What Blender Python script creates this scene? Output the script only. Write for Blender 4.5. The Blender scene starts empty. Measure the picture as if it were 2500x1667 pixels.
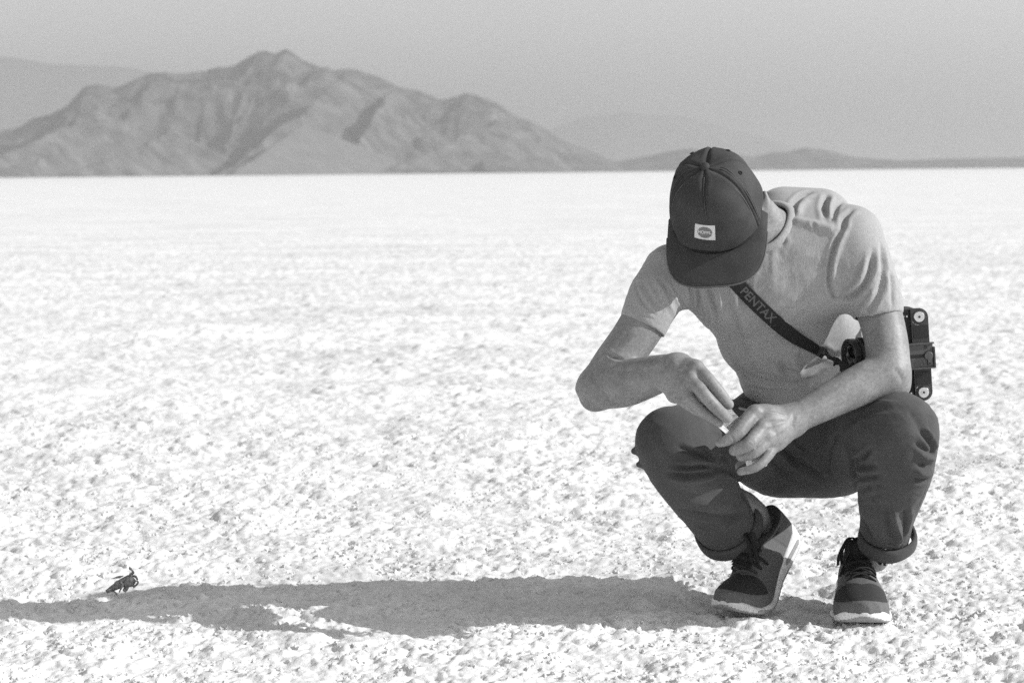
import bpy, bmesh, math, random
import numpy as np
from mathutils import Vector, Matrix
from mathutils.bvhtree import BVHTree

random.seed(7)
rng = np.random.default_rng(7)
scene = bpy.context.scene
COL = scene.collection

# ------------------------------------------------------------------ camera
FPX = 5082.0          # focal length in pixels of a 2500 px wide frame
CAM = np.array([0.0, -4.2, 0.898])
PITCH = math.atan((833.5 - 421.0) / FPX)
ROLL = 0.0096
_f0 = np.array([0, math.cos(PITCH), -math.sin(PITCH)])
_u0 = np.array([0, math.sin(PITCH), math.cos(PITCH)])
_r0 = np.array([1.0, 0, 0])
C_R = _r0 * math.cos(ROLL) - _u0 * math.sin(ROLL)
C_U = _u0 * math.cos(ROLL) + _r0 * math.sin(ROLL)
C_F = _f0
cam_data = bpy.data.cameras.new('camera')
cam = bpy.data.objects.new('camera', cam_data)
COL.objects.link(cam)
cam.matrix_world = Matrix(((C_R[0], C_U[0], -C_F[0], CAM[0]),
                           (C_R[1], C_U[1], -C_F[1], CAM[1]),
                           (C_R[2], C_U[2], -C_F[2], CAM[2]), (0, 0, 0, 1)))
cam_data.sensor_width = 36.0
cam_data.lens = 36.0 * FPX / 2500.0
cam_data.clip_start = 0.1
cam_data.clip_end = 60000
cam_data.dof.use_dof = True
cam_data.dof.focus_distance = 4.05
cam_data.dof.aperture_fstop = 8.0
scene.camera = cam

# ------------------------------------------------------------------ light
SUN_EL, SUN_AZ = 31.0, -10.0        # degrees; azimuth from +X, positive away from the camera
world = bpy.data.worlds.new('World')
scene.world = world
world.use_nodes = True
wn = world.node_tree
for n in list(wn.nodes):
    wn.nodes.remove(n)
w_out = wn.nodes.new('ShaderNodeOutputWorld')
w_bg = wn.nodes.new('ShaderNodeBackground')
w_bw = wn.nodes.new('ShaderNodeRGBToBW')
w_sky = wn.nodes.new('ShaderNodeTexSky')
w_sky.sky_type = 'NISHITA'
w_sky.sun_disc = False
w_sky.sun_elevation = math.radians(SUN_EL)
w_sky.sun_rotation = math.radians(90 - SUN_AZ)
w_sky.altitude = 1300
w_sky.air_density = 1.3
w_sky.dust_density = 0.3
wn.links.new(w_sky.outputs[0], w_bw.inputs[0])
wn.links.new(w_bw.outputs[0], w_bg.inputs[0])
wn.links.new(w_bg.outputs[0], w_out.inputs[0])
w_bg.inputs[1].default_value = 0.13
sun_data = bpy.data.lights.new('sun', 'SUN')
sun_data.energy = 3.7
sun_data.angle = math.radians(0.5)
sun_data.color = (1.0, 1.0, 1.0)
sun = bpy.data.objects.new('sun', sun_data)
COL.objects.link(sun)
_e, _a = math.radians(SUN_EL), math.radians(SUN_AZ)
SUN_DIR = Vector((math.cos(_e) * math.cos(_a), math.cos(_e) * math.sin(_a), math.sin(_e)))
sun.rotation_euler = SUN_DIR.to_track_quat('Z', 'Y').to_euler()
sun.location = (6, 0, 6)
scene.view_settings.view_transform = 'Standard'
scene.view_settings.look = 'None'
scene.view_settings.exposure = 0.64
scene.view_settings.gamma = 1.0
scene.view_settings.use_curve_mapping = False
scene.cycles.use_denoising = False
scene.cycles.max_bounces = 6
scene.cycles.diffuse_bounces = 4
scene.cycles.volume_bounces = 1

# ------------------------------------------------------------------ helpers
def P(px, py, Y):
    """World point on the plane y = Y seen at photograph pixel (px, py)."""
    d = C_F + C_R * ((px - 1250.0) / FPX) + C_U * ((833.5 - py) / FPX)
    return CAM + d * ((Y - CAM[1]) / d[1])

def RAY(px, py):
    d = C_F + C_R * ((px - 1250.0) / FPX) + C_U * ((833.5 - py) / FPX)
    return d / np.linalg.norm(d)

def N(px, py, Y, r):
    """Limb node: world position and radius from a half width in pixels."""
    return (*P(px, py, Y), r * (Y - CAM[1]) / FPX)

def unit(v):
    v = np.asarray(v, float)
    return v / np.linalg.norm(v)

def spline(nodes, n=3):
    a = np.array(nodes, float)
    if len(a) < 3 or n < 2:
        return a
    p = np.vstack([2 * a[0] - a[1], a, 2 * a[-1] - a[-2]])
    out = []
    for i in range(len(a) - 1):
        p0, p1, p2, p3 = p[i:i + 4]
        for k in range(n):
            t = k / n
            out.append(0.5 * (2 * p1 + (p2 - p0) * t + (2 * p0 - 5 * p1 + 4 * p2 - p3) * t * t + (3 * p1 - p0 - 3 * p2 + p3) * t ** 3))
    out.append(a[-1])
    return np.array(out)

# signed distance modelling: list of (op, k, lo, hi, function)
class Field:
    def __init__(s):
        s.prims = []
    def _add(s, op, k, lo, hi, fn):
        m = k + 0.012
        s.prims.append((op, k, np.asarray(lo) - m, np.asarray(hi) + m, fn))
    def chain(s, nodes, k=0.01, n=3, op='add'):
        a = spline(nodes, n).astype(np.float32)
        mg = k + .015
        lo = (a[:, :3] - a[:, 3:4]).min(0); hi = (a[:, :3] + a[:, 3:4]).max(0)
        def fn(p, pc, pr, a=a):
            best = None
            for i in range(len(a) - 1):
                A, B = a[i, :3], a[i + 1, :3]
                ab = B - A
                if np.linalg.norm(pc - (A + B) * .5) - np.linalg.norm(ab) * .5 - max(a[i, 3], a[i + 1, 3]) - pr > mg:
                    continue
                t = np.clip(((p - A) @ ab) / max(ab @ ab, 1e-12), 0, 1)
                q = p - A - t[:, None] * ab
                d = np.sqrt(np.einsum('ij,ij->i', q, q)) - (a[i, 3] + t * (a[i + 1, 3] - a[i, 3]))
                best = d if best is None else np.minimum(best, d)
            return np.full(len(p), .5) if best is None else best
        s._add(op, k, lo, hi, fn)
    def ell(s, c, r, M=None, k=0.01, op='add'):
        c = np.asarray(c, float); r = np.asarray(r, float)
        M = np.eye(3) if M is None else np.asarray(M, float)      # rows are the local axes
        e = np.sqrt(((M * r[:, None]) ** 2).sum(0))
        c = c.astype(np.float32); M = M.astype(np.float32); r = r.astype(np.float32)
        def fn(p, pc, pr):
            q = (p - c) @ M.T / r
            l = np.sqrt(np.einsum('ij,ij->i', q, q)) + 1e-9
            g = np.sqrt((((q / r)) ** 2).sum(1)) + 1e-9
            return l * (l - 1) / g
        s._add(op, k, c - e, c + e, fn)
    def half(s, c, n, lo, hi, k=0.002):
        """cut away everything on the +n side of c inside the box"""
        c = np.asarray(c, float); n = unit(n)
        s._add('sub', k, lo, hi, lambda p, pc, pr: -((p - c) @ n))
    def custom(s, fn, lo, hi, k=0.01, op='add'):
        s._add(op, k, lo, hi, lambda p, pc, pr: fn(p))
    def eval(s, p, idx=None):
        d = np.ones(len(p), np.float32)
        p = p.astype(np.float32)
        pmin, pmax = p.min(0), p.max(0)
        pc = (pmin + pmax) * np.float32(.5); pr = float(np.linalg.norm(pmax - pc))
        for op, k, lo, hi, fn in (s.prims if idx is None else [s.prims[i] for i in idx]):
            e = fn(p, pc, pr)
            if op == 'add':
                if k > 0:
                    h = np.maximum(k - np.abs(d - e), 0) / k
                    d = np.minimum(d, e) - h * h * k * 0.25
                else:
                    d = np.minimum(d, e)
            else:
                e = -e
                h = np.maximum(k - np.abs(d - e), 0) / k if k > 0 else 0
                d = np.maximum(d, e) + h * h * k * 0.25
        return d

CORN = np.array([(i, j, k) for i in (0, 1) for j in (0, 1) for k in (0, 1)])
EDGES = [(a, b) for a in range(8) for b in range(8) if a < b and np.abs(CORN[a] - CORN[b]).sum() == 1]

def nets(F, h, B=24):
    lo = np.min([q[2] for q in F.prims if q[0] == 'add'], 0) - 2 * h
    hi = np.max([q[3] for q in F.prims if q[0] == 'add'], 0) + 2 * h
    nb = np.ceil((hi - lo) / (h * B)).astype(int)
    big = 1 << 12
    keys_all, vert_all, quads = [], [], []
    g = np.arange(B + 1)
    gx, gy, gz = np.meshgrid(g, g, g, indexing='ij')
    loc = np.stack([gx.ravel(), gy.ravel(), gz.ravel()], 1)
    c3 = np.array([(i, j, k) for i in (0, .5, 1) for j in (0, .5, 1) for k in (0, .5, 1)]) * B
    diag = h * B * 0.5 * 1.05
    for bi in range(nb[0]):
        for bj in range(nb[1]):
            for bk in range(nb[2]):
                o = np.array([bi, bj, bk]) * B
                blo = lo + o * h; bhi = blo + B * h
                idx = [i for i, q in enumerate(F.prims) if (q[2] < bhi).all() and (q[3] > blo).all()]
                if not any(F.prims[i][0] == 'add' for i in idx):
                    continue
                t = F.eval(blo + c3 * h, idx)
                if (t > diag).all() or (t < -diag).all():
                    continue
                v = F.eval(blo + loc * h, idx).reshape(B + 1, B + 1, B + 1)
                s = v < 0
                if s.all() or not s.any():
                    continue
                cs = sum(s[i:B + i, j:B + j, k:B + k].astype(np.int8) for i, j, k in CORN)
                act = np.argwhere((cs > 0) & (cs < 8))
                if len(act):
                    cv = np.stack([v[act[:, 0] + i, act[:, 1] + j, act[:, 2] + k] for i, j, k in CORN], 1)
                    acc = np.zeros((len(act), 3)); cnt = np.zeros(len(act))
                    for a, b in EDGES:
                        va, vb = cv[:, a], cv[:, b]
                        m = (va < 0) != (vb < 0)
                        tt = np.where(m, va / np.where(m, va - vb, 1), 0)
                        acc += np.where(m[:, None], CORN[a] + tt[:, None] * (CORN[b] - CORN[a]), 0)
                        cnt += m
                    gi = act + o
                    keys_all.append((gi[:, 0] * big + gi[:, 1]) * big + gi[:, 2])
                    vert_all.append(lo + (gi + acc / cnt[:, None]) * h)
                for ax in range(3):
                    s0 = s[:B, :B, :B]
                    s1 = s[1:, :B, :B] if ax == 0 else (s[:B, 1:, :B] if ax == 1 else s[:B, :B, 1:])
                    e = np.argwhere(s0 != s1)
                    if not len(e):
                        continue
                    ins = s0[e[:, 0], e[:, 1], e[:, 2]]
                    ge = e + o
                    b1, b2 = (ax + 1) % 3, (ax + 2) % 3
                    ks = []
                    for da, db in ((-1, -1), (0, -1), (0, 0), (-1, 0)):
                        q = ge.copy(); q[:, b1] += da; q[:, b2] += db
                        ks.append((q[:, 0] * big + q[:, 1]) * big + q[:, 2])
                    ks = np.stack(ks, 1)
                    ks[~ins] = ks[~ins][:, ::-1]
                    quads.append(ks)
    keys = np.concatenate(keys_all); verts = np.concatenate(vert_all)
    order = np.argsort(keys); keys = keys[order]; verts = verts[order]
    q = np.concatenate(quads)
    f = np.searchsorted(keys, q)
    f = np.clip(f, 0, len(keys) - 1)
    ok = (keys[f] == q).all(1)
    return verts, f[ok]

def vnormals(v, f):
    n = np.cross(v[f[:, 2]] - v[f[:, 0]], v[f[:, 3]] - v[f[:, 1]])
    out = np.zeros_like(v)
    for i in range(4):
        for c in range(3):
            out[:, c] += np.bincount(f[:, i], n[:, c], len(v))
    l = np.linalg.norm(out, axis=1, keepdims=True)
    return out / np.maximum(l, 1e-12)

def relax(v, f, it=1, w=0.5):
    for _ in range(it):
        acc = np.zeros_like(v); cnt = np.zeros(len(v))
        for a, b in ((0, 1), (1, 2), (2, 3), (3, 0)):
            for c in range(3):
                acc[:, c] += np.bincount(f[:, a], v[f[:, b], c], len(v)) + np.bincount(f[:, b], v[f[:, a], c], len(v))
            cnt += np.bincount(f[:, a], minlength=len(v)) + np.bincount(f[:, b], minlength=len(v))
        v = v * (1 - w) + w * acc / np.maximum(cnt, 1)[:, None]
    return v

def bvh_of(v, f):
    return BVHTree.FromPolygons([tuple(x) for x in v.tolist()], f.tolist())

def hit(bvh, px, py):
    """first surface point behind pixel (px, py), with its normal"""
    r = bvh.ray_cast(Vector(CAM), Vector(RAY(px, py)))
    return (None, None) if r[0] is None else (np.array(r[0]), np.array(r[1]))

def polydist(v, pl):
    """distance to a polyline, and position 0..1 along it"""
    best = np.full(len(v), 1e9); par = np.zeros(len(v)); n = len(pl) - 1
    for i in range(n):
        A, B = pl[i], pl[i + 1]
        ab = B - A
        t = np.clip(((v - A) @ ab) / max(ab @ ab, 1e-12), 0, 1)
        d = np.linalg.norm(v - A - t[:, None] * ab, axis=1)
        m = d < best
        best[m] = d[m]; par[m] = (i + t[m]) / n
    return best, par

def folds(v, f, specs, bvh=None):
    """press creases and raise folds along lines drawn on the surface.
    spec: (list of pixel points, height in m (negative = crease), width in m)"""
    bvh = bvh or bvh_of(v, f)
    nrm = vnormals(v, f)
    disp = np.zeros(len(v))
    for pts, amp, wid in specs:
        p3 = []
        for q in pts:
            h, _ = hit(bvh, *q)
            if h is not None:
                p3.append(h)
        if len(p3) < 2:
            continue
        pl = spline(p3, 5) if len(p3) > 2 else np.array(p3)
        lo, hi = pl.min(0) - wid * 3, pl.max(0) + wid * 3
        m = np.where(((v > lo) & (v < hi)).all(1))[0]
        if not len(m):
            continue
        d, t = polydist(v[m], pl)
        taper = np.clip(np.minimum(t, 1 - t) * 5 + 0.12, 0, 1)
        if amp < 0:      # creases are sharp-bottomed, with a soft shoulder either side
            disp[m] += taper * (amp * 1.15 * np.exp(-(d / (wid * .85)) ** 1.15) - amp * .35 * np.exp(-((d - wid * 2.0) / wid) ** 2))
        else:
            disp[m] += amp * taper * np.exp(-(d / wid) ** 2)
    return v + nrm * disp[:, None]

def link_mesh(name, v, f, mat, parent=None, smooth=True, mats=None, fmat=None):
    me = bpy.data.meshes.new(name)
    v = np.asarray(v, np.float32)
    if isinstance(f, np.ndarray) and f.ndim == 2:
        k = f.shape[1]
        me.vertices.add(len(v)); me.vertices.foreach_set('co', v.ravel())
        me.loops.add(f.size); me.loops.foreach_set('vertex_index', f.astype(np.int32).ravel())
        me.polygons.add(len(f)); me.polygons.foreach_set('loop_start', np.arange(0, f.size, k, dtype=np.int32))
        me.polygons.foreach_set('loop_total', np.full(len(f), k, np.int32))
    else:
        me.from_pydata([tuple(x) for x in v.tolist()], [], [list(map(int, q)) for q in f])
    for m in (mats or [mat]):
        me.materials.append(m)
    if fmat is not None:
        me.polygons.foreach_set('material_index', np.asarray(fmat, np.int32))
    me.polygons.foreach_set('use_smooth', np.full(len(me.polygons), bool(smooth)))
    me.update(calc_edges=True)
    me.validate()
    o = bpy.data.objects.new(name, me)
    COL.objects.link(o)
    if parent is not None:
        o.parent = parent
    return o

def empty(name, loc=(0, 0, 0), parent=None):
    o = bpy.data.objects.new(name, None)
    o.empty_display_size = 0.05
    COL.objects.link(o)
    o.location = loc
    if parent is not None:
        o.parent = parent
    return o

def tag(o, label=None, cat=None, group=None, kind=None):
    if label: o['label'] = label
    if cat: o['category'] = cat
    if group: o['group'] = group
    if kind: o['kind'] = kind
    return o

class MB:
    """collects shapes into one mesh"""
    def __init__(s):
        s.v = []; s.f = []
    def add(s, v, f):
        o = len(s.v)
        s.v += [tuple(map(float, x)) for x in v]
        s.f += [[int(i) + o for i in q] for q in f]
        return s
    def tube(s, pts, r, n=8, cap=True, flat=None, up=None):
        """tube along pts; r number or list; flat=(width factor, thickness factor) about direction up"""
        pts = [np.asarray(p, float) for p in pts]
        m = len(pts); rs = [r] * m if np.isscalar(r) else list(r)
        vs = []; prev = None
        for i, p in enumerate(pts):
            t = unit(pts[min(i + 1, m - 1)] - pts[max(i - 1, 0)])
            if up is not None:
                ref = np.asarray(up[i] if np.ndim(up) == 2 else up, float)
            elif prev is None:
                ref = np.array([0, 0, 1.0]) if abs(t[2]) < .9 else np.array([1.0, 0, 0])
            else:
                ref = prev
            a = ref - t * (ref @ t); a = unit(a) if np.linalg.norm(a) > 1e-9 else unit(np.cross(t, [1, 0, .3]))
            b = np.cross(t, a); prev = a
            fa, fb = flat if flat else (1, 1)
            for k in range(n):
                th = 2 * math.pi * k / n
                vs.append(p + rs[i] * (a * math.cos(th) * fb + b * math.sin(th) * fa))
        fs = [[i * n + k, i * n + (k + 1) % n, (i + 1) * n + (k + 1) % n, (i + 1) * n + k] for i in range(m - 1) for k in range(n)]
        if cap:
            fs.append(list(range(n))[::-1]); fs.append([(m - 1) * n + k for k in range(n)])
        return s.add(vs, fs)
    def lathe(s, c, axis, prof, n=24, ref=None):
        """profile [(distance along axis, radius)] turned about axis through c"""
        c = np.asarray(c, float); t = unit(axis)
        ref = np.asarray(ref if ref is not None else ([0, 0, 1.0] if abs(t[2]) < .9 else [1.0, 0, 0]), float)
        a = unit(ref - t * (ref @ t)); b = np.cross(t, a)
        vs = [c + t * z + r * (a * math.cos(2 * math.pi * k / n) + b * math.sin(2 * math.pi * k / n)) for z, r in prof for k in range(n)]
        m = len(prof)
        fs = [[i * n + k, i * n + (k + 1) % n, (i + 1) * n + (k + 1) % n, (i + 1) * n + k] for i in range(m - 1) for k in range(n)]
        fs.append(list(range(n))[::-1]); fs.append([(m - 1) * n + k for k in range(n)])
        return s.add(vs, fs)
    def prism(s, outline, c, ax, ay, az, depth, bevel=0.0):
        """2D outline in axes ax, ay, extruded along az by depth, edges chamfered"""
        c = np.asarray(c, float); o = np.asarray(outline, float)
        cen = o.mean(0); n = len(o)
        def ring(sc, z):
            q = cen + (o - cen) * sc
            return [c + ax * x + ay * y + az * z for x, y in q]
        R = np.abs(o - cen).max()
        sc = 1 - bevel / R
        rings = [ring(sc, 0), ring(1, bevel), ring(1, depth - bevel), ring(sc, depth)] if bevel else [ring(1, 0), ring(1, depth)]
        vs = [p for r in rings for p in r]
        fs = [[i * n + k, i * n + (k + 1) % n, (i + 1) * n + (k + 1) % n, (i + 1) * n + k] for i in range(len(rings) - 1) for k in range(n)]
        fs.append(list(range(n))[::-1]); fs.append([(len(rings) - 1) * n + k for k in range(n)])
        return s.add(vs, fs)
    def build(s, name, mat, parent=None, smooth=False, angle=None):
        o = link_mesh(name, np.array(s.v), s.f, mat, parent, smooth or angle is not None)
        bm = bmesh.new(); bm.from_mesh(o.data)
        bmesh.ops.recalc_face_normals(bm, faces=bm.faces)
        if angle is not None:
            for e in bm.edges:
                if len(e.link_faces) == 2 and e.calc_face_angle(0) > math.radians(angle):
                    e.smooth = False
        bm.to_mesh(o.data); bm.free()
        return o

# ------------------------------------------------------------------ noise in numpy
def _hash(i, j, s):
    n = (i.astype(np.int64) * 374761393 + j.astype(np.int64) * 668265263 + s * 982451653) & 0x7fffffff
    n = ((n ^ (n >> 13)) * 1274126177) & 0x7fffffff
    n = (n ^ (n >> 16)) & 0xffff
    return n / 65535.0

def vnoise(x, y, s=0):
    i = np.floor(x); j = np.floor(y)
    u = x - i; w = y - j
    u = u * u * u * (u * (u * 6 - 15) + 10); w = w * w * w * (w * (w * 6 - 15) + 10)
    a = _hash(i, j, s); b = _hash(i + 1, j, s); c = _hash(i, j + 1, s); d = _hash(i + 1, j + 1, s)
    return (a + (b - a) * u) * (1 - w) + (c + (d - c) * u) * w

def fbm(x, y, s=0, o=5, g=0.5):
    t = 0; a = 1; tot = 0
    for k in range(o):
        t = t + a * vnoise(x * 2 ** k + 17.3 * k, y * 2 ** k - 9.1 * k, s + k); tot += a; a *= g
    return t / tot

def lumps(x, y, cell, s=0, rlo=.45, rhi=.95):
    """field of half-round lumps, in units of metres (height up to about the cell size)"""
    X = x / cell; Y = y / cell
    i = np.floor(X); j = np.floor(Y)
    best = np.zeros_like(x)
    for di in (-1, 0, 1):
        for dj in (-1, 0, 1):
            ii = i + di; jj = j + dj
            cx = ii + _hash(ii, jj, s); cy = jj + _hash(ii, jj, s + 1)
            r = rlo + (rhi - rlo) * _hash(ii, jj, s + 2) ** 1.5
            d2 = (X - cx) ** 2 + (Y - cy) ** 2
            best = np.maximum(best, np.sqrt(np.maximum(r * r - d2, 0)))
    return best * cell

# ------------------------------------------------------------------ materials
def material(name):
    m = bpy.data.materials.new(name)
    m.use_nodes = True
    nt = m.node_tree
    return m, nt, nt.nodes['Principled BSDF']

def nd(nt, t, **kw):
    n = nt.nodes.new(t)
    for k, v in kw.items():
        if k in n.inputs.keys():
            n.inputs[k].default_value = v
        else:
            setattr(n, k, v)
    return n

def grey(v):
    return (v, v, v, 1)

def mat_noise(name, lo, hi, scale, rough=0.8, bump=0.0, bscale=None, stretch=(1, 1, 1), rot=(0, 0, 0), spec=0.3, detail=4, sheen=0.0, bdist=0.002, second=None):
    """grey surface whose tone wanders between lo and hi, with a fine relief"""
    m, nt, b = material(name)
    tc = nd(nt, 'ShaderNodeTexCoord')
    mp = nd(nt, 'ShaderNodeMapping', Scale=stretch, Rotation=rot)
    nt.links.new(tc.outputs['Object'], mp.inputs[0])
    nz = nd(nt, 'ShaderNodeTexNoise', Scale=scale, Detail=detail, Roughness=0.6)
    nt.links.new(mp.outputs[0], nz.inputs['Vector'])
    rp = nd(nt, 'ShaderNodeMapRange')
    rp.inputs['From Min'].default_value = 0.3; rp.inputs['From Max'].default_value = 0.7
    rp.inputs['To Min'].default_value = lo; rp.inputs['To Max'].default_value = hi
    nt.links.new(nz.outputs['Fac'], rp.inputs['Value'])
    val = rp.outputs[0]
    if second:
        n2 = nd(nt, 'ShaderNodeTexNoise', Scale=second[0], Detail=3)
        nt.links.new(tc.outputs['Object'], n2.inputs['Vector'])
        r2 = nd(nt, 'ShaderNodeMapRange')
        r2.inputs['From Min'].default_value = 0.35; r2.inputs['From Max'].default_value = 0.65
        r2.inputs['To Min'].default_value = second[1]; r2.inputs['To Max'].default_value = second[2]
        nt.links.new(n2.outputs['Fac'], r2.inputs['Value'])
        mu = nd(nt, 'ShaderNodeMath', operation='MULTIPLY')
        nt.links.new(val, mu.inputs[0]); nt.links.new(r2.outputs[0], mu.inputs[1]); val = mu.outputs[0]
    nt.links.new(val, b.inputs['Base Color'])
    b.inputs['Roughness'].default_value = rough
    b.inputs['Specular IOR Level'].default_value = spec
    if sheen:
        b.inputs['Sheen Weight'].default_value = sheen
        b.inputs['Sheen Roughness'].default_value = 0.5
    if bump:
        bn = nd(nt, 'ShaderNodeTexNoise', Scale=bscale or scale * 2, Detail=3)
        nt.links.new(mp.outputs[0], bn.inputs['Vector'])
        bp = nd(nt, 'ShaderNodeBump', Strength=bump, Distance=bdist)
        nt.links.new(bn.outputs['Fac'], bp.inputs['Height'])
        nt.links.new(bp.outputs[0], b.inputs['Normal'])
    return m

def mat_plain(name, v, rough=0.5, metal=0.0, spec=0.5):
    return mat_noise(name, v * 0.85, v * 1.15, 60, rough=rough, spec=spec) if not metal else _metal(name, v, rough)

def _metal(name, v, rough):
    m, nt, b = material(name)
    b.inputs['Base Color'].default_value = grey(v)
    b.inputs['Metallic'].default_value = 1.0
    b.inputs['Roughness'].default_value = rough
    return m

# ================================================================== SETTING
# ---- salt
def salt_material():
    m, nt, b = material('salt')
    tc = nd(nt, 'ShaderNodeTexCoord')
    n1 = nd(nt, 'ShaderNodeTexNoise', Scale=3.0, Detail=6, Roughness=0.65)
    n2 = nd(nt, 'ShaderNodeTexNoise', Scale=55.0, Detail=4, Roughness=0.6)
    nt.links.new(tc.outputs['Object'], n1.inputs['Vector'])
    nt.links.new(tc.outputs['Object'], n2.inputs['Vector'])
    r1 = nd(nt, 'ShaderNodeMapRange'); r2 = nd(nt, 'ShaderNodeMapRange')
    for r, lo, hi in ((r1, 0.84, 1.0), (r2, 0.90, 1.0)):
        r.inputs['From Min'].default_value = 0.35; r.inputs['From Max'].default_value = 0.6
        r.inputs['To Min'].default_value = lo; r.inputs['To Max'].default_value = hi
    nt.links.new(n1.outputs['Fac'], r1.inputs['Value']); nt.links.new(n2.outputs['Fac'], r2.inputs['Value'])
    mu = nd(nt, 'ShaderNodeMath', operation='MULTIPLY'); mu2 = nd(nt, 'ShaderNodeMath', operation='MULTIPLY')
    nt.links.new(r1.outputs[0], mu.inputs[0]); nt.links.new(r2.outputs[0], mu.inputs[1])
    nt.links.new(mu.outputs[0], mu2.inputs[0]); mu2.inputs[1].default_value = 0.92
    mp = nd(nt, 'ShaderNodeMapping', Scale=(.35, 1.0, 1.0)); nt.links.new(tc.outputs['Object'], mp.inputs[0])
    n3 = nd(nt, 'ShaderNodeTexNoise', Scale=0.9, Detail=9, Roughness=0.68); nt.links.new(mp.outputs[0], n3.inputs['Vector'])
    r3 = nd(nt, 'ShaderNodeMapRange'); nt.links.new(n3.outputs['Fac'], r3.inputs['Value'])
    r3.inputs['From Min'].default_value = .38; r3.inputs['From Max'].default_value = .60; r3.inputs['To Min'].default_value = .84; r3.inputs['To Max'].default_value = 1.0
    mu3 = nd(nt, 'ShaderNodeMath', operation='MULTIPLY'); nt.links.new(mu2.outputs[0], mu3.inputs[0]); nt.links.new(r3.outputs[0], mu3.inputs[1])
    nt.links.new(mu3.outputs[0], b.inputs['Base Color'])
    b.inputs['Roughness'].default_value = 0.85
    b.inputs['Specular IOR Level'].default_value = 0.15
    bn = nd(nt, 'ShaderNodeTexNoise', Scale=130.0, Detail=5, Roughness=0.7)
    nt.links.new(tc.outputs['Object'], bn.inputs['Vector'])
    bp = nd(nt, 'ShaderNodeBump', Strength=0.45, Distance=0.005)
    nt.links.new(bn.outputs['Fac'], bp.inputs['Height'])
    nt.links.new(bp.outputs[0], b.inputs['Normal'])
    return m
M_SALT = salt_material()

def ground_height(x, y, fine=True):
    base = (fbm(x * 1.6, y * 1.6, 11, 3) - .5) * 0.030 + (fbm(x * 6, y * 6, 21, 3) - .5) * 0.022
    wx = x + (fbm(x * 18, y * 18, 31, 2) - .5) * 0.03
    wy = y + (fbm(x * 18, y * 18, 41, 2) - .5) * 0.03
    dens = np.clip((fbm(x * 5, y * 5, 51, 3) - .30) * 4.0, 0.35, 1.0)
    l1 = lumps(wx, wy, 0.034, 61, .25, .80)
    l0 = lumps(wx, wy, 0.085, 91, .05, .60) * np.clip((fbm(x * 3, y * 3, 95, 2) - .32) * 5, .15, 1)
    lx = lumps(wx, wy, 0.21, 191, .05, .42)
    l2 = lumps(wx + l1 * .3, wy, 0.016, 71, .40, .95)
    l3 = lumps(wx, wy + .3 * l2, 0.0085, 81, .45, .95)
    h = base + lx * .11 + l0 * .24 + dens * (l1 * 0.24 + l2 * 0.32) + l3 * 0.40 + (fbm(x * 55, y * 55, 101, 3) - .5) * .008
    return h - 0.013

def make_ground():
    big = 30000.0
    o = link_mesh('salt_flat', [(-big, -big, -.05), (big, -big, -.05), (big, big, -.05), (-big, big, -.05)], [[0, 1, 2, 3]], M_SALT, smooth=False)
    tag(o, kind='structure')
    d = [2.9]
    while d[-1] < 11.5:
        d.append(d[-1] * (1.00145 if d[-1] < 6.5 else 1.0021))
    while d[-1] < 24000:
        d.append(d[-1] * min(1.0021 + (d[-1] - 11.5) * 0.0006, 1.25))
    d = np.array(d)
    u = np.linspace(-0.36, 0.36, 680)
    D, U = np.meshgrid(d, u, indexing='ij')
    # grow the sheet's width near the camera so the ground on both sides is there too
    X = U * D; Y = D - 4.2
    fade = np.clip((40.0 - D) / 22.0, 0, 1)
    Z = ground_height(X, Y) * fade + 0.0 - 0.004 * (1 - fade)
    v = np.stack([X, Y, Z], 2).reshape(-1, 3)
    a, b = len(d), len(u)
    i = np.arange(a - 1)[:, None] * b + np.arange(b - 1)[None]
    f = np.stack([i, i + 1, i + b + 1, i + b], 2).reshape(-1, 4)
    c = link_mesh('salt_crust', v, f, M_SALT)
    tag(c, kind='structure')
    return o, c
GROUND, CRUST = make_ground()

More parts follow.
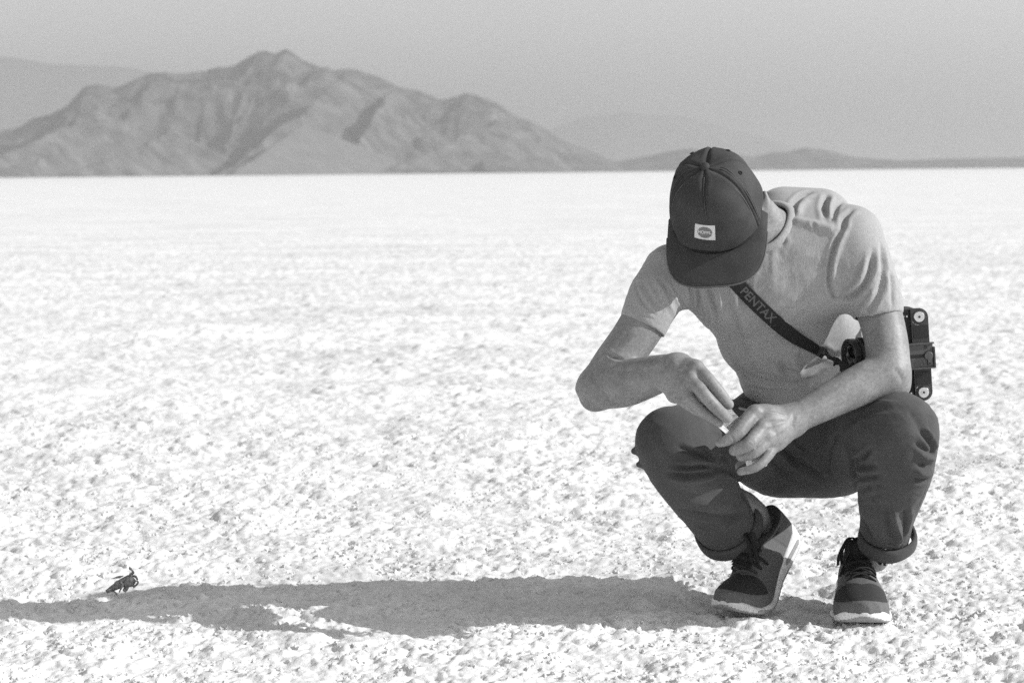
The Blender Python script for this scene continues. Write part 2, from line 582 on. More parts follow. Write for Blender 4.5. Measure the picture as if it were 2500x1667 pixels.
def make_crumbs():
    """loose salt grains lying on the near crust"""
    me = bpy.data.meshes.new('salt_crumbs')
    me.from_pydata([(0, 3, -.2), (.02, 3, -.2), (0, 3.02, -.2)], [], [(0, 1, 2)])
    o = bpy.data.objects.new('salt_crumbs', me); COL.objects.link(o)
    tag(o, kind='stuff')
    ng = bpy.data.node_groups.new('salt_crumbs', 'GeometryNodeTree')
    ng.interface.new_socket('Geometry', in_out='INPUT', socket_type='NodeSocketGeometry')
    ng.interface.new_socket('Geometry', in_out='OUTPUT', socket_type='NodeSocketGeometry')
    n = ng.nodes; L = ng.links
    out = n.new('NodeGroupOutput')
    info = n.new('GeometryNodeObjectInfo'); info.inputs['Object'].default_value = CRUST
    pos = n.new('GeometryNodeInputPosition'); sep = n.new('ShaderNodeSeparateXYZ'); L.new(pos.outputs[0], sep.inputs[0])
    # thinner with distance, patchy
    mr = n.new('ShaderNodeMapRange'); L.new(sep.outputs['Y'], mr.inputs['Value'])
    mr.inputs['From Min'].default_value = -1.4; mr.inputs['From Max'].default_value = 4.5
    mr.inputs['To Min'].default_value = 1.0; mr.inputs['To Max'].default_value = 0.0
    nz = n.new('ShaderNodeTexNoise'); nz.inputs['Scale'].default_value = 4.5; nz.inputs['Detail'].default_value = 3.0
    m2 = n.new('ShaderNodeMapRange'); L.new(nz.outputs['Fac'], m2.inputs['Value'])
    m2.inputs['From Min'].default_value = .42; m2.inputs['From Max'].default_value = .66
    m2.inputs['To Min'].default_value = .06; m2.inputs['To Max'].default_value = 1.0
    mu = n.new('ShaderNodeMath'); mu.operation = 'MULTIPLY'; L.new(mr.outputs[0], mu.inputs[0]); L.new(m2.outputs[0], mu.inputs[1])
    mu2 = n.new('ShaderNodeMath'); mu2.operation = 'MULTIPLY'; L.new(mu.outputs[0], mu2.inputs[0]); mu2.inputs[1].default_value = 9000.0
    dp = n.new('GeometryNodeDistributePointsOnFaces'); dp.distribute_method = 'RANDOM'
    L.new(info.outputs['Geometry'], dp.inputs['Mesh']); L.new(mu2.outputs[0], dp.inputs['Density'])
    ico = n.new('GeometryNodeMeshIcoSphere'); ico.inputs['Radius'].default_value = 1.0; ico.inputs['Subdivisions'].default_value = 3
    sp = n.new('GeometryNodeSetPosition'); L.new(ico.outputs['Mesh'], sp.inputs['Geometry'])
    p2 = n.new('GeometryNodeInputPosition'); n3 = n.new('ShaderNodeTexNoise'); n3.inputs['Scale'].default_value = 1.7; n3.inputs['Detail'].default_value = 3.0
    L.new(p2.outputs[0], n3.inputs['Vector'])
    m3 = n.new('ShaderNodeMapRange'); L.new(n3.outputs['Fac'], m3.inputs['Value'])
    m3.inputs['From Min'].default_value = .3; m3.inputs['From Max'].default_value = .7; m3.inputs['To Min'].default_value = .45; m3.inputs['To Max'].default_value = 1.35
    vm = n.new('ShaderNodeVectorMath'); vm.operation = 'SCALE'; L.new(p2.outputs[0], vm.inputs[0]); L.new(m3.outputs[0], vm.inputs['Scale'])
    L.new(vm.outputs[0], sp.inputs['Position'])
    sm = n.new('GeometryNodeSetMaterial'); sm.inputs['Material'].default_value = M_SALT; L.new(sp.outputs[0], sm.inputs[0])
    ss = n.new('GeometryNodeSetShadeSmooth'); L.new(sm.outputs[0], ss.inputs[0])
    ip = n.new('GeometryNodeInstanceOnPoints'); L.new(dp.outputs['Points'], ip.inputs['Points']); L.new(ss.outputs[0], ip.inputs['Instance'])
    rr = n.new('FunctionNodeRandomValue'); rr.data_type = 'FLOAT_VECTOR'
    rr.inputs[1].default_value = (6.28, 6.28, 6.28)
    L.new(rr.outputs[0], ip.inputs['Rotation'])
    rs = n.new('FunctionNodeRandomValue'); rs.data_type = 'FLOAT'
    rs.inputs[2].default_value = 0.0; rs.inputs[3].default_value = 1.0
    pw = n.new('ShaderNodeMath'); pw.operation = 'POWER'; L.new(rs.outputs[1], pw.inputs[0]); pw.inputs[1].default_value = 3.0
    m4 = n.new('ShaderNodeMapRange'); L.new(pw.outputs[0], m4.inputs['Value'])
    m4.inputs['To Min'].default_value = .0015; m4.inputs['To Max'].default_value = .0068
    L.new(m4.outputs[0], ip.inputs['Scale'])
    tr = n.new('GeometryNodeSetPosition'); L.new(dp.outputs['Points'], tr.inputs['Geometry']); tr.inputs['Offset'].default_value = (0, 0, -.0016); L.new(tr.outputs[0], ip.inputs['Points'])
    L.new(ip.outputs[0], out.inputs[0])
    md = o.modifiers.new('crumbs', 'NODES'); md.node_group = ng
make_crumbs()

# ---- mountains
def rock_material(name, lo, hi, scale):
    return mat_noise(name, lo, hi, scale, rough=0.95, spec=0.05, detail=6)
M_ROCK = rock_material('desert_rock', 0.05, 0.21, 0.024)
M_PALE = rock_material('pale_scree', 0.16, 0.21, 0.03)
M_FAR = rock_material('far_rock', 0.14, 0.22, 0.004)  # rock tone lightened towards the haze, so part of the haze is painted in

def ridged(x, y, s, o=5):
    t = 0; a = 1.0; tot = 0
    for k in range(o):
        t = t + a * (1 - np.abs(2 * vnoise(x * 2 ** k + 3.7 * k, y * 2 ** k + 5.1 * k, s + k) - 1)); tot += a; a *= .5
    return t / tot

def horizon_y(px):
    return 433.0 - 0.0096 * px

def profile(pts, Y):
    """skyline drawn in pixels -> (x in m, height in m) at distance Y"""
    s = Y / FPX
    p = np.array(pts, float)
    return (p[:, 0] - 1250) * s, (horizon_y(p[:, 0]) - p[:, 1]) * s

def heightfield(name, xs, ys, H, mat, parent=None):
    X, Y = np.meshgrid(xs, ys, indexing='ij')
    v = np.stack([X, Y - 4.2, H], 2).reshape(-1, 3)
    a, b = len(xs), len(ys)
    i = np.arange(a - 1)[:, None] * b + np.arange(b - 1)[None]
    f = np.stack([i, i + b, i + b + 1, i + 1], 2).reshape(-1, 4)
    o = link_mesh(name, v, f, mat, parent)
    tag(o, kind='structure')
    return o

MAIN = [(-500, 440), (-300, 395), (-120, 350), (0, 322), (48, 314), (122, 281), (177, 254), (218, 214), (250, 211), (286, 217), (326, 200), (374, 179), (422, 170), (469, 176), (544, 160), (598, 154), (653, 128),
        (685, 122), (707, 114), (748, 137), (782, 154), (826, 179), (884, 170), (911, 175), (952, 196), (1006, 218), (1088, 247), (1156, 229), (1197, 246), (1292, 295), (1394, 346), (1496, 390), (1545, 412), (1600, 425), (1700, 432)]

def sharp(x, y, s, o=6):
    """narrow-crested ridges cut by gullies"""
    t = 0; a = 1.0; tot = 0; w = 1.0
    for k in range(o):
        r = 1 - np.abs(2 * vnoise(x * 2 ** k + 3.7 * k, y * 2 ** k + 5.1 * k, s + k) - 1)
        r = r * r * w
        w = np.clip(r * 1.8, 0.15, 1)
        t = t + a * r; tot += a; a *= .52
    return t / tot

def spur(X, Y, pxx, pyy, Yc, lft, rgt, fr, lean=0.0, nz=1.0, seed=31):
    """a foothill whose crest runs down towards the viewer, leaning to the left"""
    sc = Yc / FPX
    x0 = (pxx - 1250) * sc; hh = (horizon_y(pxx) - pyy) * sc
    near = np.clip(Yc - Y, 0, None)
    dx = (X - x0) + near * lean + (fbm(X / 170, Y / 200, seed, 4) - .5) * 70 * nz + (fbm(X / 40, Y / 60, seed + 2, 3) - .5) * 22 * nz
    ax_ = np.where(dx < 0, -dx / (lft * sc), dx / (rgt * sc))
    ay_ = np.where(Y < Yc, near / fr, (Y - Yc) / (fr * 1.6))
    r = ax_ + ay_ + (fbm(X / 80, Y / 150, seed + 46, 5) - .5) * .20 * nz
    return hh * np.clip(1 - r, 0, 1)

def make_mountain():
    YR = 4400.0
    px, ph = profile(MAIN, YR)
    xs = np.linspace(px[0], px[-1], 540)
    ys = np.concatenate([np.linspace(3050, 4560, 190), np.linspace(4580, 5600, 14)])
    X, Y = np.meshgrid(xs, ys, indexing='ij')
    wx = X + (fbm(X / 260, Y / 260, 5, 3) - .5) * 160 * np.clip((YR - Y) / 700, 0, 1)
    S = np.interp(wx * np.where(Y < YR, YR / Y, 1), px, ph) * np.where(Y < YR, Y / YR, 1)
    S = S + (fbm(X / 60, Y / 300, 123, 4) - .5) * 26 * np.clip(S / 120, 0, 1)
    t = np.clip((Y - 3300 - 150 * (fbm(X / 300, Y * 0, 3, 2) - .5)) / (YR - 3300), 0, 1)
    back = np.clip((Y - YR) / 1100, 0, 1)
    shp = np.where(Y < YR, t ** 1.7, (1 - back) ** 1.3)
    rg = sharp(X / 230 + (fbm(X / 120, Y / 160, 17, 3) - .5) * .5, Y / 620, 9, 6) - .38
    side = np.clip(4 * t * (1 - t), 0, 1)
    h = S * shp + S * side * rg * 0.95
    h = np.minimum(h, S * np.where(Y < YR, .42 + .57 * t, 1))
    h = h + (sharp(X / 70, Y / 150, 88, 4) - .35) * 22 * np.clip(h / 70, 0, 1) * np.clip((4380 - Y) / 200, .2, 1)
    h = np.maximum(h * (1 - .40 * np.exp(-((X + 300) / 260) ** 2) * np.clip((4250 - Y) / 150, 0, 1)), spur(X, Y, 862, 176, 4050, 190, 330, 820, .18, .5))
    h = np.maximum(h, spur(X, Y, 966, 222, 3950, 78, 250, 620, .08, 1.0, 51))
    h = np.maximum(h, spur(X, Y, 1200, 290, 3850, 150, 240, 560, .3, .8, 61))
    h = np.maximum(h, spur(X, Y, 240, 285, 3750, 130, 200, 500, .3, .9, 71))
    h = np.maximum(h, spur(X, Y, 455, 318, 3600, 110, 190, 420, .35, .9, 81)) - 2.0
    return heightfield('mountain', xs, ys, h, M_ROCK)
make_mountain()

def make_foothill():
    xs = np.linspace(-620, 60, 150); ys = np.linspace(2800, 3750, 90)
    X, Y = np.meshgrid(xs, ys, indexing='ij')
    h = spur(X, Y, 750, 300, 3450, 165, 300, 560, .10, .22, 91) - 1.5 + (sharp(X / 40, Y / 90, 93, 3) - .35) * 3
    return heightfield('foothill', xs, ys, h, M_PALE)
make_foothill()

def make_range(name, pts, Y, depth, mat, seed, rough=.25):
    px, ph = profile(pts, Y)
    xs = np.linspace(px[0], px[-1], 300)
    ys = np.linspace(Y - depth, Y + depth * .6, 46)
    X, YY = np.meshgrid(xs, ys, indexing='ij')
    S = np.interp(X, px, ph)
    t = np.where(YY < Y, 1 - (Y - YY) / depth, 1 - (YY - Y) / (depth * .6))
    t = np.clip(t, 0, 1)
    h = S * t ** 1.3 + S * 4 * t * (1 - t) * rough * (ridged(X / (depth * .25), YY / (depth * .6), seed, 4) - .55) - 3
    return heightfield(name, xs, ys, h, mat)
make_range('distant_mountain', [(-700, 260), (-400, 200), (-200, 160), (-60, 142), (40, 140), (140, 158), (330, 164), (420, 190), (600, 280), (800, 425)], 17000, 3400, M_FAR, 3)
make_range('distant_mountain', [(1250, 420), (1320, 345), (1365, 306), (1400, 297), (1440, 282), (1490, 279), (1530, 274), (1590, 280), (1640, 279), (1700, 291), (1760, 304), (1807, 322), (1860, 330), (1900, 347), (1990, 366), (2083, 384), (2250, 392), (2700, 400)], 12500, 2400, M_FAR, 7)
make_range('low_hill', [(1380, 418), (1480, 396), (1600, 374), (1650, 362), (1690, 359), (1760, 368), (1840, 379), (1890, 368), (1930, 366), (1965, 357), (2010, 361), (2090, 380), (2200, 388), (2320, 383), (2500, 380), (2700, 384), (3100, 395)], 4700, 700, M_ROCK, 15, .12)

# ---- the dusty air between here and the mountains
def make_haze():
    v = [(-30500, -30500, -1.2), (30500, -30500, -1.2), (30500, 30500, -1.2), (-30500, 30500, -1.2),
         (-30500, -30500, 760), (30500, -30500, 760), (30500, 30500, 760), (-30500, 30500, 760)]
    f = [[0, 3, 2, 1], [4, 5, 6, 7], [0, 1, 5, 4], [1, 2, 6, 5], [2, 3, 7, 6], [3, 0, 4, 7]]
    m = bpy.data.materials.new('dusty_air'); m.use_nodes = True
    nt = m.node_tree
    nt.nodes.remove(nt.nodes['Principled BSDF'])
    pv = nt.nodes.new('ShaderNodeVolumePrincipled')
    pv.inputs['Color'].default_value = (.63, .63, .63, 1)
    pv.inputs['Density'].default_value = 1.9e-4
    pv.inputs['Anisotropy'].default_value = 0.5
    nt.links.new(pv.outputs[0], nt.nodes['Material Output'].inputs['Volume'])
    o = link_mesh('haze', v, f, m, smooth=False)
    tag(o, kind='stuff')
make_haze()

# ================================================================== PERSON
def proj(p):
    q = np.asarray(p, float) - CAM
    z = q @ C_F
    return 1250 + FPX * (q @ C_R) / z, 833.5 - FPX * (q @ C_U) / z

M_SKIN = mat_noise('skin', 0.205, 0.30, 160, rough=0.5, bump=0.5, bscale=420, spec=0.35, bdist=0.0006, second=(26, .84, 1.12))
M_SHIRT = mat_noise('heather_jersey', 0.29, 0.42, 520, rough=0.95, bump=0.5, bscale=900, stretch=(1, 1, .22), rot=(0, .6, 0), spec=0.1, sheen=.15, bdist=0.0008)
M_TROUSER = mat_noise('dark_twill', 0.062, 0.088, 500, rough=0.9, bump=0.3, bscale=1200, stretch=(1, 1, .4), spec=0.15, sheen=.08, bdist=0.0005, second=(14, .88, 1.1))
M_CAP = mat_noise('cap_twill', 0.048, 0.076, 700, rough=0.92, bump=0.35, bscale=1300, spec=0.12, bdist=0.0005, second=(22, .85, 1.12))
M_STITCH = mat_plain('stitching', 0.11, 0.9)
M_WHITE = mat_noise('white_cloth', 0.62, 0.74, 300, rough=0.8)
M_MIDGREY = mat_noise('print_grey', 0.17, 0.21, 300, rough=0.8)
M_HAIR = mat_noise('dark_hair', 0.03, 0.09, 400, rough=0.6)
M_BLACK = mat_noise('black_webbing', 0.012, 0.03, 800, rough=0.75, bump=.3, bscale=1500, bdist=.0005)
M_RUBBER = mat_noise('white_foam', 0.74, 0.84, 120, rough=0.7, bump=.15, bscale=600, second=(30, .82, 1.0))
M_OUTSOLE = mat_noise('grey_rubber', 0.28, 0.36, 120, rough=0.7)
M_SUEDE = mat_noise('grey_suede', 0.11, 0.17, 300, rough=0.95, bump=.3, bscale=900, bdist=.0006)
M_MESH = mat_noise('dark_mesh', 0.028, 0.050, 900, rough=0.9, bump=.5, bscale=1100, bdist=.001)
M_LACE = mat_noise('dark_lace', 0.012, 0.028, 900, rough=0.85, bump=.4, bscale=1400, bdist=.0005)
M_OVER = mat_noise('grey_overlay', 0.09, 0.14, 260, rough=0.85, bump=.3, bscale=900, bdist=.0006)

person = empty('person', P(1990, 1500, 0.02))
tag(person, 'man in cap, grey t-shirt and rolled dark trousers crouching on the salt', 'person')
person.location = (0.62, 0.05, 0.0)
PO = np.array(person.location)

def pmesh(name, v, f, mat, parent=None, **kw):
    """mesh given in world coordinates, stored relative to the person"""
    return link_mesh(name, np.asarray(v) - PO, f, mat, parent or person, **kw)

def pbuild(mb, name, mat, parent=None, **kw):
    mb.v = [tuple(np.asarray(x) - PO) for x in mb.v]
    return mb.build(name, mat, parent or person, **kw)

# ---- head frame
H_A = unit([-.25, -.745, .62])
H_F = np.array([-.12, -.60, -.79]); H_F = unit(H_F - H_A * (H_F @ H_A))
H_S = np.cross(H_A, H_F)
H_C = P(1750, 506, -.13)
def HL(s, f, a):
    return H_C + H_S * s + H_F * f + H_A * a
HM = np.array([H_S, H_F, H_A])

# ---- hand and arm nodes shared by body and sleeves
ARM_R = [N(2075, 590, -.04, 62), N(2120, 690, -.07, 56), N(2150, 775, -.09, 54), N(2166, 850, -.12, 53), N(2168, 905, -.14, 54)]
FORE_R = [N(2166, 912, -.142, 55), N(2112, 934, -.160, 51), N(2040, 970, -.18, 45), N(1970, 1007, -.200, 38), N(1928, 1028, -.208, 37)]
ARM_L = [N(1640, 680, -.06, 62), N(1588, 760, -.08, 58), N(1545, 828, -.095, 55), N(1500, 890, -.105, 54), N(1470, 938, -.11, 53)]
FORE_L = [N(1468, 945, -.11, 53), N(1520, 938, -.14, 57), N(1575, 922, -.18, 52), N(1625, 908, -.22, 44), N(1655, 906, -.24, 41)]

def build_body():
    F = Field()
    # skull, jaw, face
    F.ell(HL(0, -.012, .012), (.076, .095, .092), HM, k=.01)
    F.ell(HL(0, .045, -.075), (.058, .045, .075), HM, k=.03)
    F.chain([(*HL(-.04, .03, -.10), .026), (*HL(0, .068, -.125), .024), (*HL(.04, .03, -.10), .026)], k=.03)
    F.chain([(*HL(.05, .0, -.06), .024), (*HL(.045, .035, -.105), .022)], k=.03)
    F.chain([(*HL(-.05, .0, -.06), .024), (*HL(-.045, .035, -.105), .022)], k=.03)
    F.chain([(*HL(0, .088, -.02), .007), (*HL(0, .105, -.055), .012), (*HL(0, .098, -.062), .012)], k=.012)     # nose
    F.chain([(*HL(-.035, .082, -.008), .010), (*HL(0, .090, -.006), .009), (*HL(.035, .082, -.008), .010)], k=.015)
    for s in (-1, 1):
        F.ell(HL(.031 * s, .094, -.028), (.015, .010, .010), HM, k=.008, op='sub')
        F.ell(HL(.031 * s, .082, -.028), (.012, .011, .011), HM, k=.003)
        F.chain([(*HL(.012 * s, .100, -.066), .006), (*HL(.008 * s, .098, -.064), .006)], k=.006)
    F.chain([(*HL(-.024, .084, -.088), .005), (*HL(0, .094, -.087), .006), (*HL(.024, .084, -.088), .005)], k=.008)
    F.chain([(*HL(-.020, .083, -.098), .006), (*HL(0, .092, -.099), .007), (*HL(.020, .083, -.098), .006)], k=.008)
    F.chain([(*HL(-.022, .097, -.093), .002), (*HL(0, .105, -.093), .002), (*HL(.022, .097, -.093), .002)], k=.003, op='sub')
    # ears
    for s in (-1, 1):
        ring = []
        for t in np.linspace(-.4, 5.2, 12):
            ring.append((*HL(s * (.088 + .005 * (1 - math.cos(t))), -.030 - .016 * math.cos(t), -.048 + .027 * math.sin(t + 1.0)), .0042))
        F.chain(ring, k=.004, n=2)
        F.ell(HL(s * .089, -.026, -.055), (.010, .016, .027), HM, k=.010)
    # neck and hidden trunk
    F.chain([N(1922, 606, .005, 64), N(1874, 566, -.05, 64), N(1832, 545, -.09, 56), (*HL(0, -.02, -.05), .055)], k=.03)
    F.chain([N(1660, 690, -.05, 44), N(1860, 650, -.02, 34), N(2060, 610, -.04, 44)], k=.05)
    F.chain([N(1880, 650, .0, 34), N(1900, 780, .04, 30), N(1950, 930, .13, 30), N(1965, 1080, .22, 34)], k=.03)
    # legs inside the trousers
    F.chain([N(1900, 1085, .20, 30), N(1740, 1062, .0, 28), N(1635, 1078, -.13, 28)], k=.02)
    F.chain([N(1635, 1080, -.13, 28), N(1710, 1175, -.04, 30), N(1812, 1243, .078, 46), N(1858, 1298, .12, 43), N(1868, 1338, .135, 40)], k=.03)
    F.chain([N(2030, 1085, .20, 30), N(2115, 1055, .0, 28), N(2185, 1060, -.15, 28)], k=.02)
    F.chain([N(2185, 1065, -.15, 28), N(2165, 1190, -.07, 30), N(2142, 1300, .03, 38), N(2136, 1360, .07, 36)], k=.03)
    # arms
    F.chain(ARM_R, k=.03); F.chain(FORE_R, k=.012)
    F.chain([N(2178, 940, -.137, 32), N(2196, 948, -.132, 20)], k=.03)
    F.chain(ARM_L, k=.03); F.chain(FORE_L, k=.012)
    F.chain([N(1450, 960, -.105, 38), N(1446, 975, -.10, 22)], k=.03)
    # his right hand (viewer's left): back of the hand, fingers pinching
    w = N(1655, 906, -.24, 38)
    knuckle = [N(1700, 899, -.275, 19), N(1687, 925, -.285, 19), N(1668, 949, -.280, 18), N(1648, 962, -.268, 17)]
    for kk in knuckle:
        F.chain([w, kk], k=.012)
    F.chain([N(1640, 930, -.245, 34), N(1652, 955, -.255, 26)], k=.02)
    F.chain([N(1690, 900, -.27, 20), N(1672, 935, -.275, 22)], k=.015)
    F.chain([knuckle[0], N(1727, 924, -.296, 16.5), N(1756, 958, -.299, 15.5), N(1779, 987, -.290, 13)], k=.0025)
    F.chain([knuckle[1], N(1717, 960, -.314, 16), N(1746, 993, -.317, 15.5), N(1775, 1021, -.303, 12.5)], k=.0025)
    F.chain([knuckle[2], N(1694, 984, -.300, 14.5), N(1722, 1009, -.302, 13.5), N(1756, 1032, -.292, 11)], k=.0025)
    F.chain([knuckle[3], N(1672, 982, -.284, 14.5), N(1700, 1001, -.280, 13), N(1726, 1016, -.272, 10)], k=.0025)
    F.chain([N(1660, 905, -.235, 24), N(1690, 935, -.235, 20), N(1730, 975, -.255, 17), N(1768, 1010, -.268, 13)], k=.012)   # thumb behind
    # knuckle bumps
    for kk in knuckle[:3]:
        F.ell(np.array(kk[:3]) + [0, -.009, .004], (.009, .008, .009), k=.010)
    # his left hand (viewer's right)
    w2 = N(1928, 1028, -.205, 36)
    k2 = [N(1843, 1008, -.245, 21), N(1860, 1044, -.262, 20), N(1874, 1070, -.262, 18.5), N(1887, 1088, -.250, 17)]
    for kk in k2:
        F.chain([w2, kk], k=.012)
    F.chain([N(1900, 1060, -.235, 28), N(1895, 1070, -.24, 24)], k=.02)
    F.chain([N(1870, 1020, -.235, 26), N(1880, 1045, -.245, 26)], k=.02)
    F.chain([k2[0], N(1818, 1034, -.270, 19.5), N(1799, 1059, -.284, 17), N(1775, 1074, -.288, 14), N(1757, 1081, -.288, 11)], k=.0025)
    F.chain([k2[1], N(1840, 1071, -.290, 17), N(1822, 1087, -.298, 16.5), N(1796, 1098, -.284, 14.5), N(1792, 1100, -.262, 13)], k=.0025)
    F.chain([k2[2], N(1854, 1094, -.280, 15), N(1836, 1107, -.284, 14.5), N(1813, 1114, -.272, 12.5), N(1808, 1113, -.252, 12)], k=.0025)
    F.chain([k2[3], N(1870, 1118, -.272, 13), N(1844, 1141, -.284, 11.5), N(1808, 1151, -.280, 9.5)], k=.0025)
    F.chain([N(1890, 1010, -.20, 22), N(1850, 1025, -.215, 19), N(1812, 1038, -.240, 15), N(1790, 1040, -.258, 12)], k=.010)    # thumb behind
    for kk in k2[:3]:
        F.ell(np.array(kk[:3]) + [0, -.010, .004], (.009, .008, .009), k=.010)
    v, f = nets(F, .0024)
    v = relax(v, f, 1, .25)
    return v, f

def build_shirt():
    F = Field()
    F.chain([N(1650, 672, -.055, 66), N(1760, 640, -.06, 70), N(1900, 605, -.05, 76), N(2070, 580, -.055, 68)], k=.03)
    F.chain([N(1915, 540, .04, 84), N(2000, 542, .04, 82)], k=.06)
    F.chain([N(1765, 735, -.035, 74), N(1890, 720, -.045, 80), N(2050, 690, -.055, 76)], k=.06)
    F.chain([N(1832, 830, .03, 80), N(1910, 825, .025, 84), N(2012, 812, .055, 78)], k=.07)
    F.chain([N(1888, 915, .10, 82), N(1950, 915, .10, 86), N(2038, 905, .115, 84)], k=.07)
    F.chain([N(1915, 965, .16, 82), N(2040, 955, .16, 86)], k=.06)
    F.chain([N(1890, 630, .09, 84), N(2030, 620, .08, 84)], k=.06)
    F.chain([N(1920, 750, .14, 84), N(2020, 745, .14, 84)], k=.06)
    F.chain([N(1950, 860, .20, 84), N(2020, 860, .20, 84)], k=.06)
    # sleeves
    F.chain([N(2085, 575, -.04, 68), N(2107, 650, -.07, 71), N(2134, 720, -.085, 66), N(2147, 772, -.09, 60)], k=.025)
    F.chain([N(1640, 668, -.06, 66), N(1605, 715, -.075, 67), N(1585, 757, -.085, 63), N(1569, 797, -.09, 59)], k=.03)
    v1 = N(2147, 772, -.05, 60)
    for end, before, r in ((P(2143, 778, -.092), P(2120, 690, -.072), .052), (P(1570, 798, -.09), P(1600, 740, -.08), .050)):
        ax = unit(end - before)
        c = end
        lo, hi = c - .085, c + .085
        F.custom(lambda p, c=c, ax=ax: np.maximum(-((p - c) @ ax), np.linalg.norm(p - c - ((p - c) @ ax)[:, None] * ax, axis=1) - .064), lo, hi, k=.004, op='sub')
        F.chain([(*(c - ax * .004), r - .008), (*(c + ax * .06), r - .004)], k=.003, n=1, op='sub')
    # hem: cut the bottom of the shirt open
    F.custom(lambda p: np.linalg.norm((p - NECK_C) - ((p - NECK_C) @ NAX)[:, None] * NAX, axis=1) - .056, NECK_C - .07, NECK_C + .07, k=.008, op='sub')
    v, f = nets(F, .0028)
    return v, f
NECK_C = P(1870, 562, -.045)
NAX = unit(P(1790, 535, -.14) - P(1915, 600, .02))

def build_trousers():
    F = Field()
    F.chain([N(1895, 1095, .20, 110), N(1970, 1098, .19, 116), N(2040, 1095, .20, 110)], k=.05)
    F.chain([N(1888, 1000, .15, 78), N(1970, 1000, .13, 84), N(2050, 1000, .16, 80)], k=.06)
    F.chain([N(1920, 1085, .27, 108), N(2015, 1085, .27, 108)], k=.05)
    F.chain([N(1940, 990, .24, 84), N(2020, 990, .24, 84)], k=.05)
    # legs
    F.chain([N(1900, 1088, .19, 100), N(1800, 1075, .08, 100), N(1710, 1070, -.03, 92), N(1640, 1075, -.12, 82)], k=.05)
    F.chain([N(1634, 1082, -.135, 80), N(1662, 1128, -.12, 88), N(1712, 1195, -.05, 86), N(1748, 1245, .02, 80), N(1779, 1290, .075, 74)], k=.022)
    F.chain([N(2035, 1088, .19, 102), N(2110, 1066, .04, 103), N(2165, 1050, -.10, 101), N(2190, 1052, -.155, 97)], k=.05)
    F.chain([N(2192, 1064, -.165, 94), N(2190, 1130, -.150, 92), N(2176, 1200, -.09, 80), N(2166, 1262, -.02, 66), N(2161, 1312, .01, 60)], k=.022)
    # bunched cloth at the outer knee
    F.chain([N(1572, 1098, -.125, 14), N(1549, 1101, -.12, 9)], k=.006)
    F.chain([N(1580, 1130, -.122, 14), N(1560, 1134, -.12, 8)], k=.006)
    F.chain([N(2262, 1105, -.14, 14), N(2280, 1112, -.14, 8)], k=.010)
    # open leg ends
    for c, b, r in ((P(1782, 1294, .08), P(1715, 1200, -.045), .058), (P(2160, 1316, .012), P(2177, 1195, -.07), .047)):
        ax = unit(c - b)
        F.custom(lambda p, c=c, ax=ax: np.maximum(-((p - c) @ ax), np.linalg.norm(p - c - ((p - c) @ ax)[:, None] * ax, axis=1) - .10), c - .10, c + .10, k=.003, op='sub')
        F.chain([(*(c - ax * .045), r - .004), (*(c + ax * .06), r + .004)], k=.006, n=1, op='sub')
    v, f = nets(F, .0032)
    return v, f

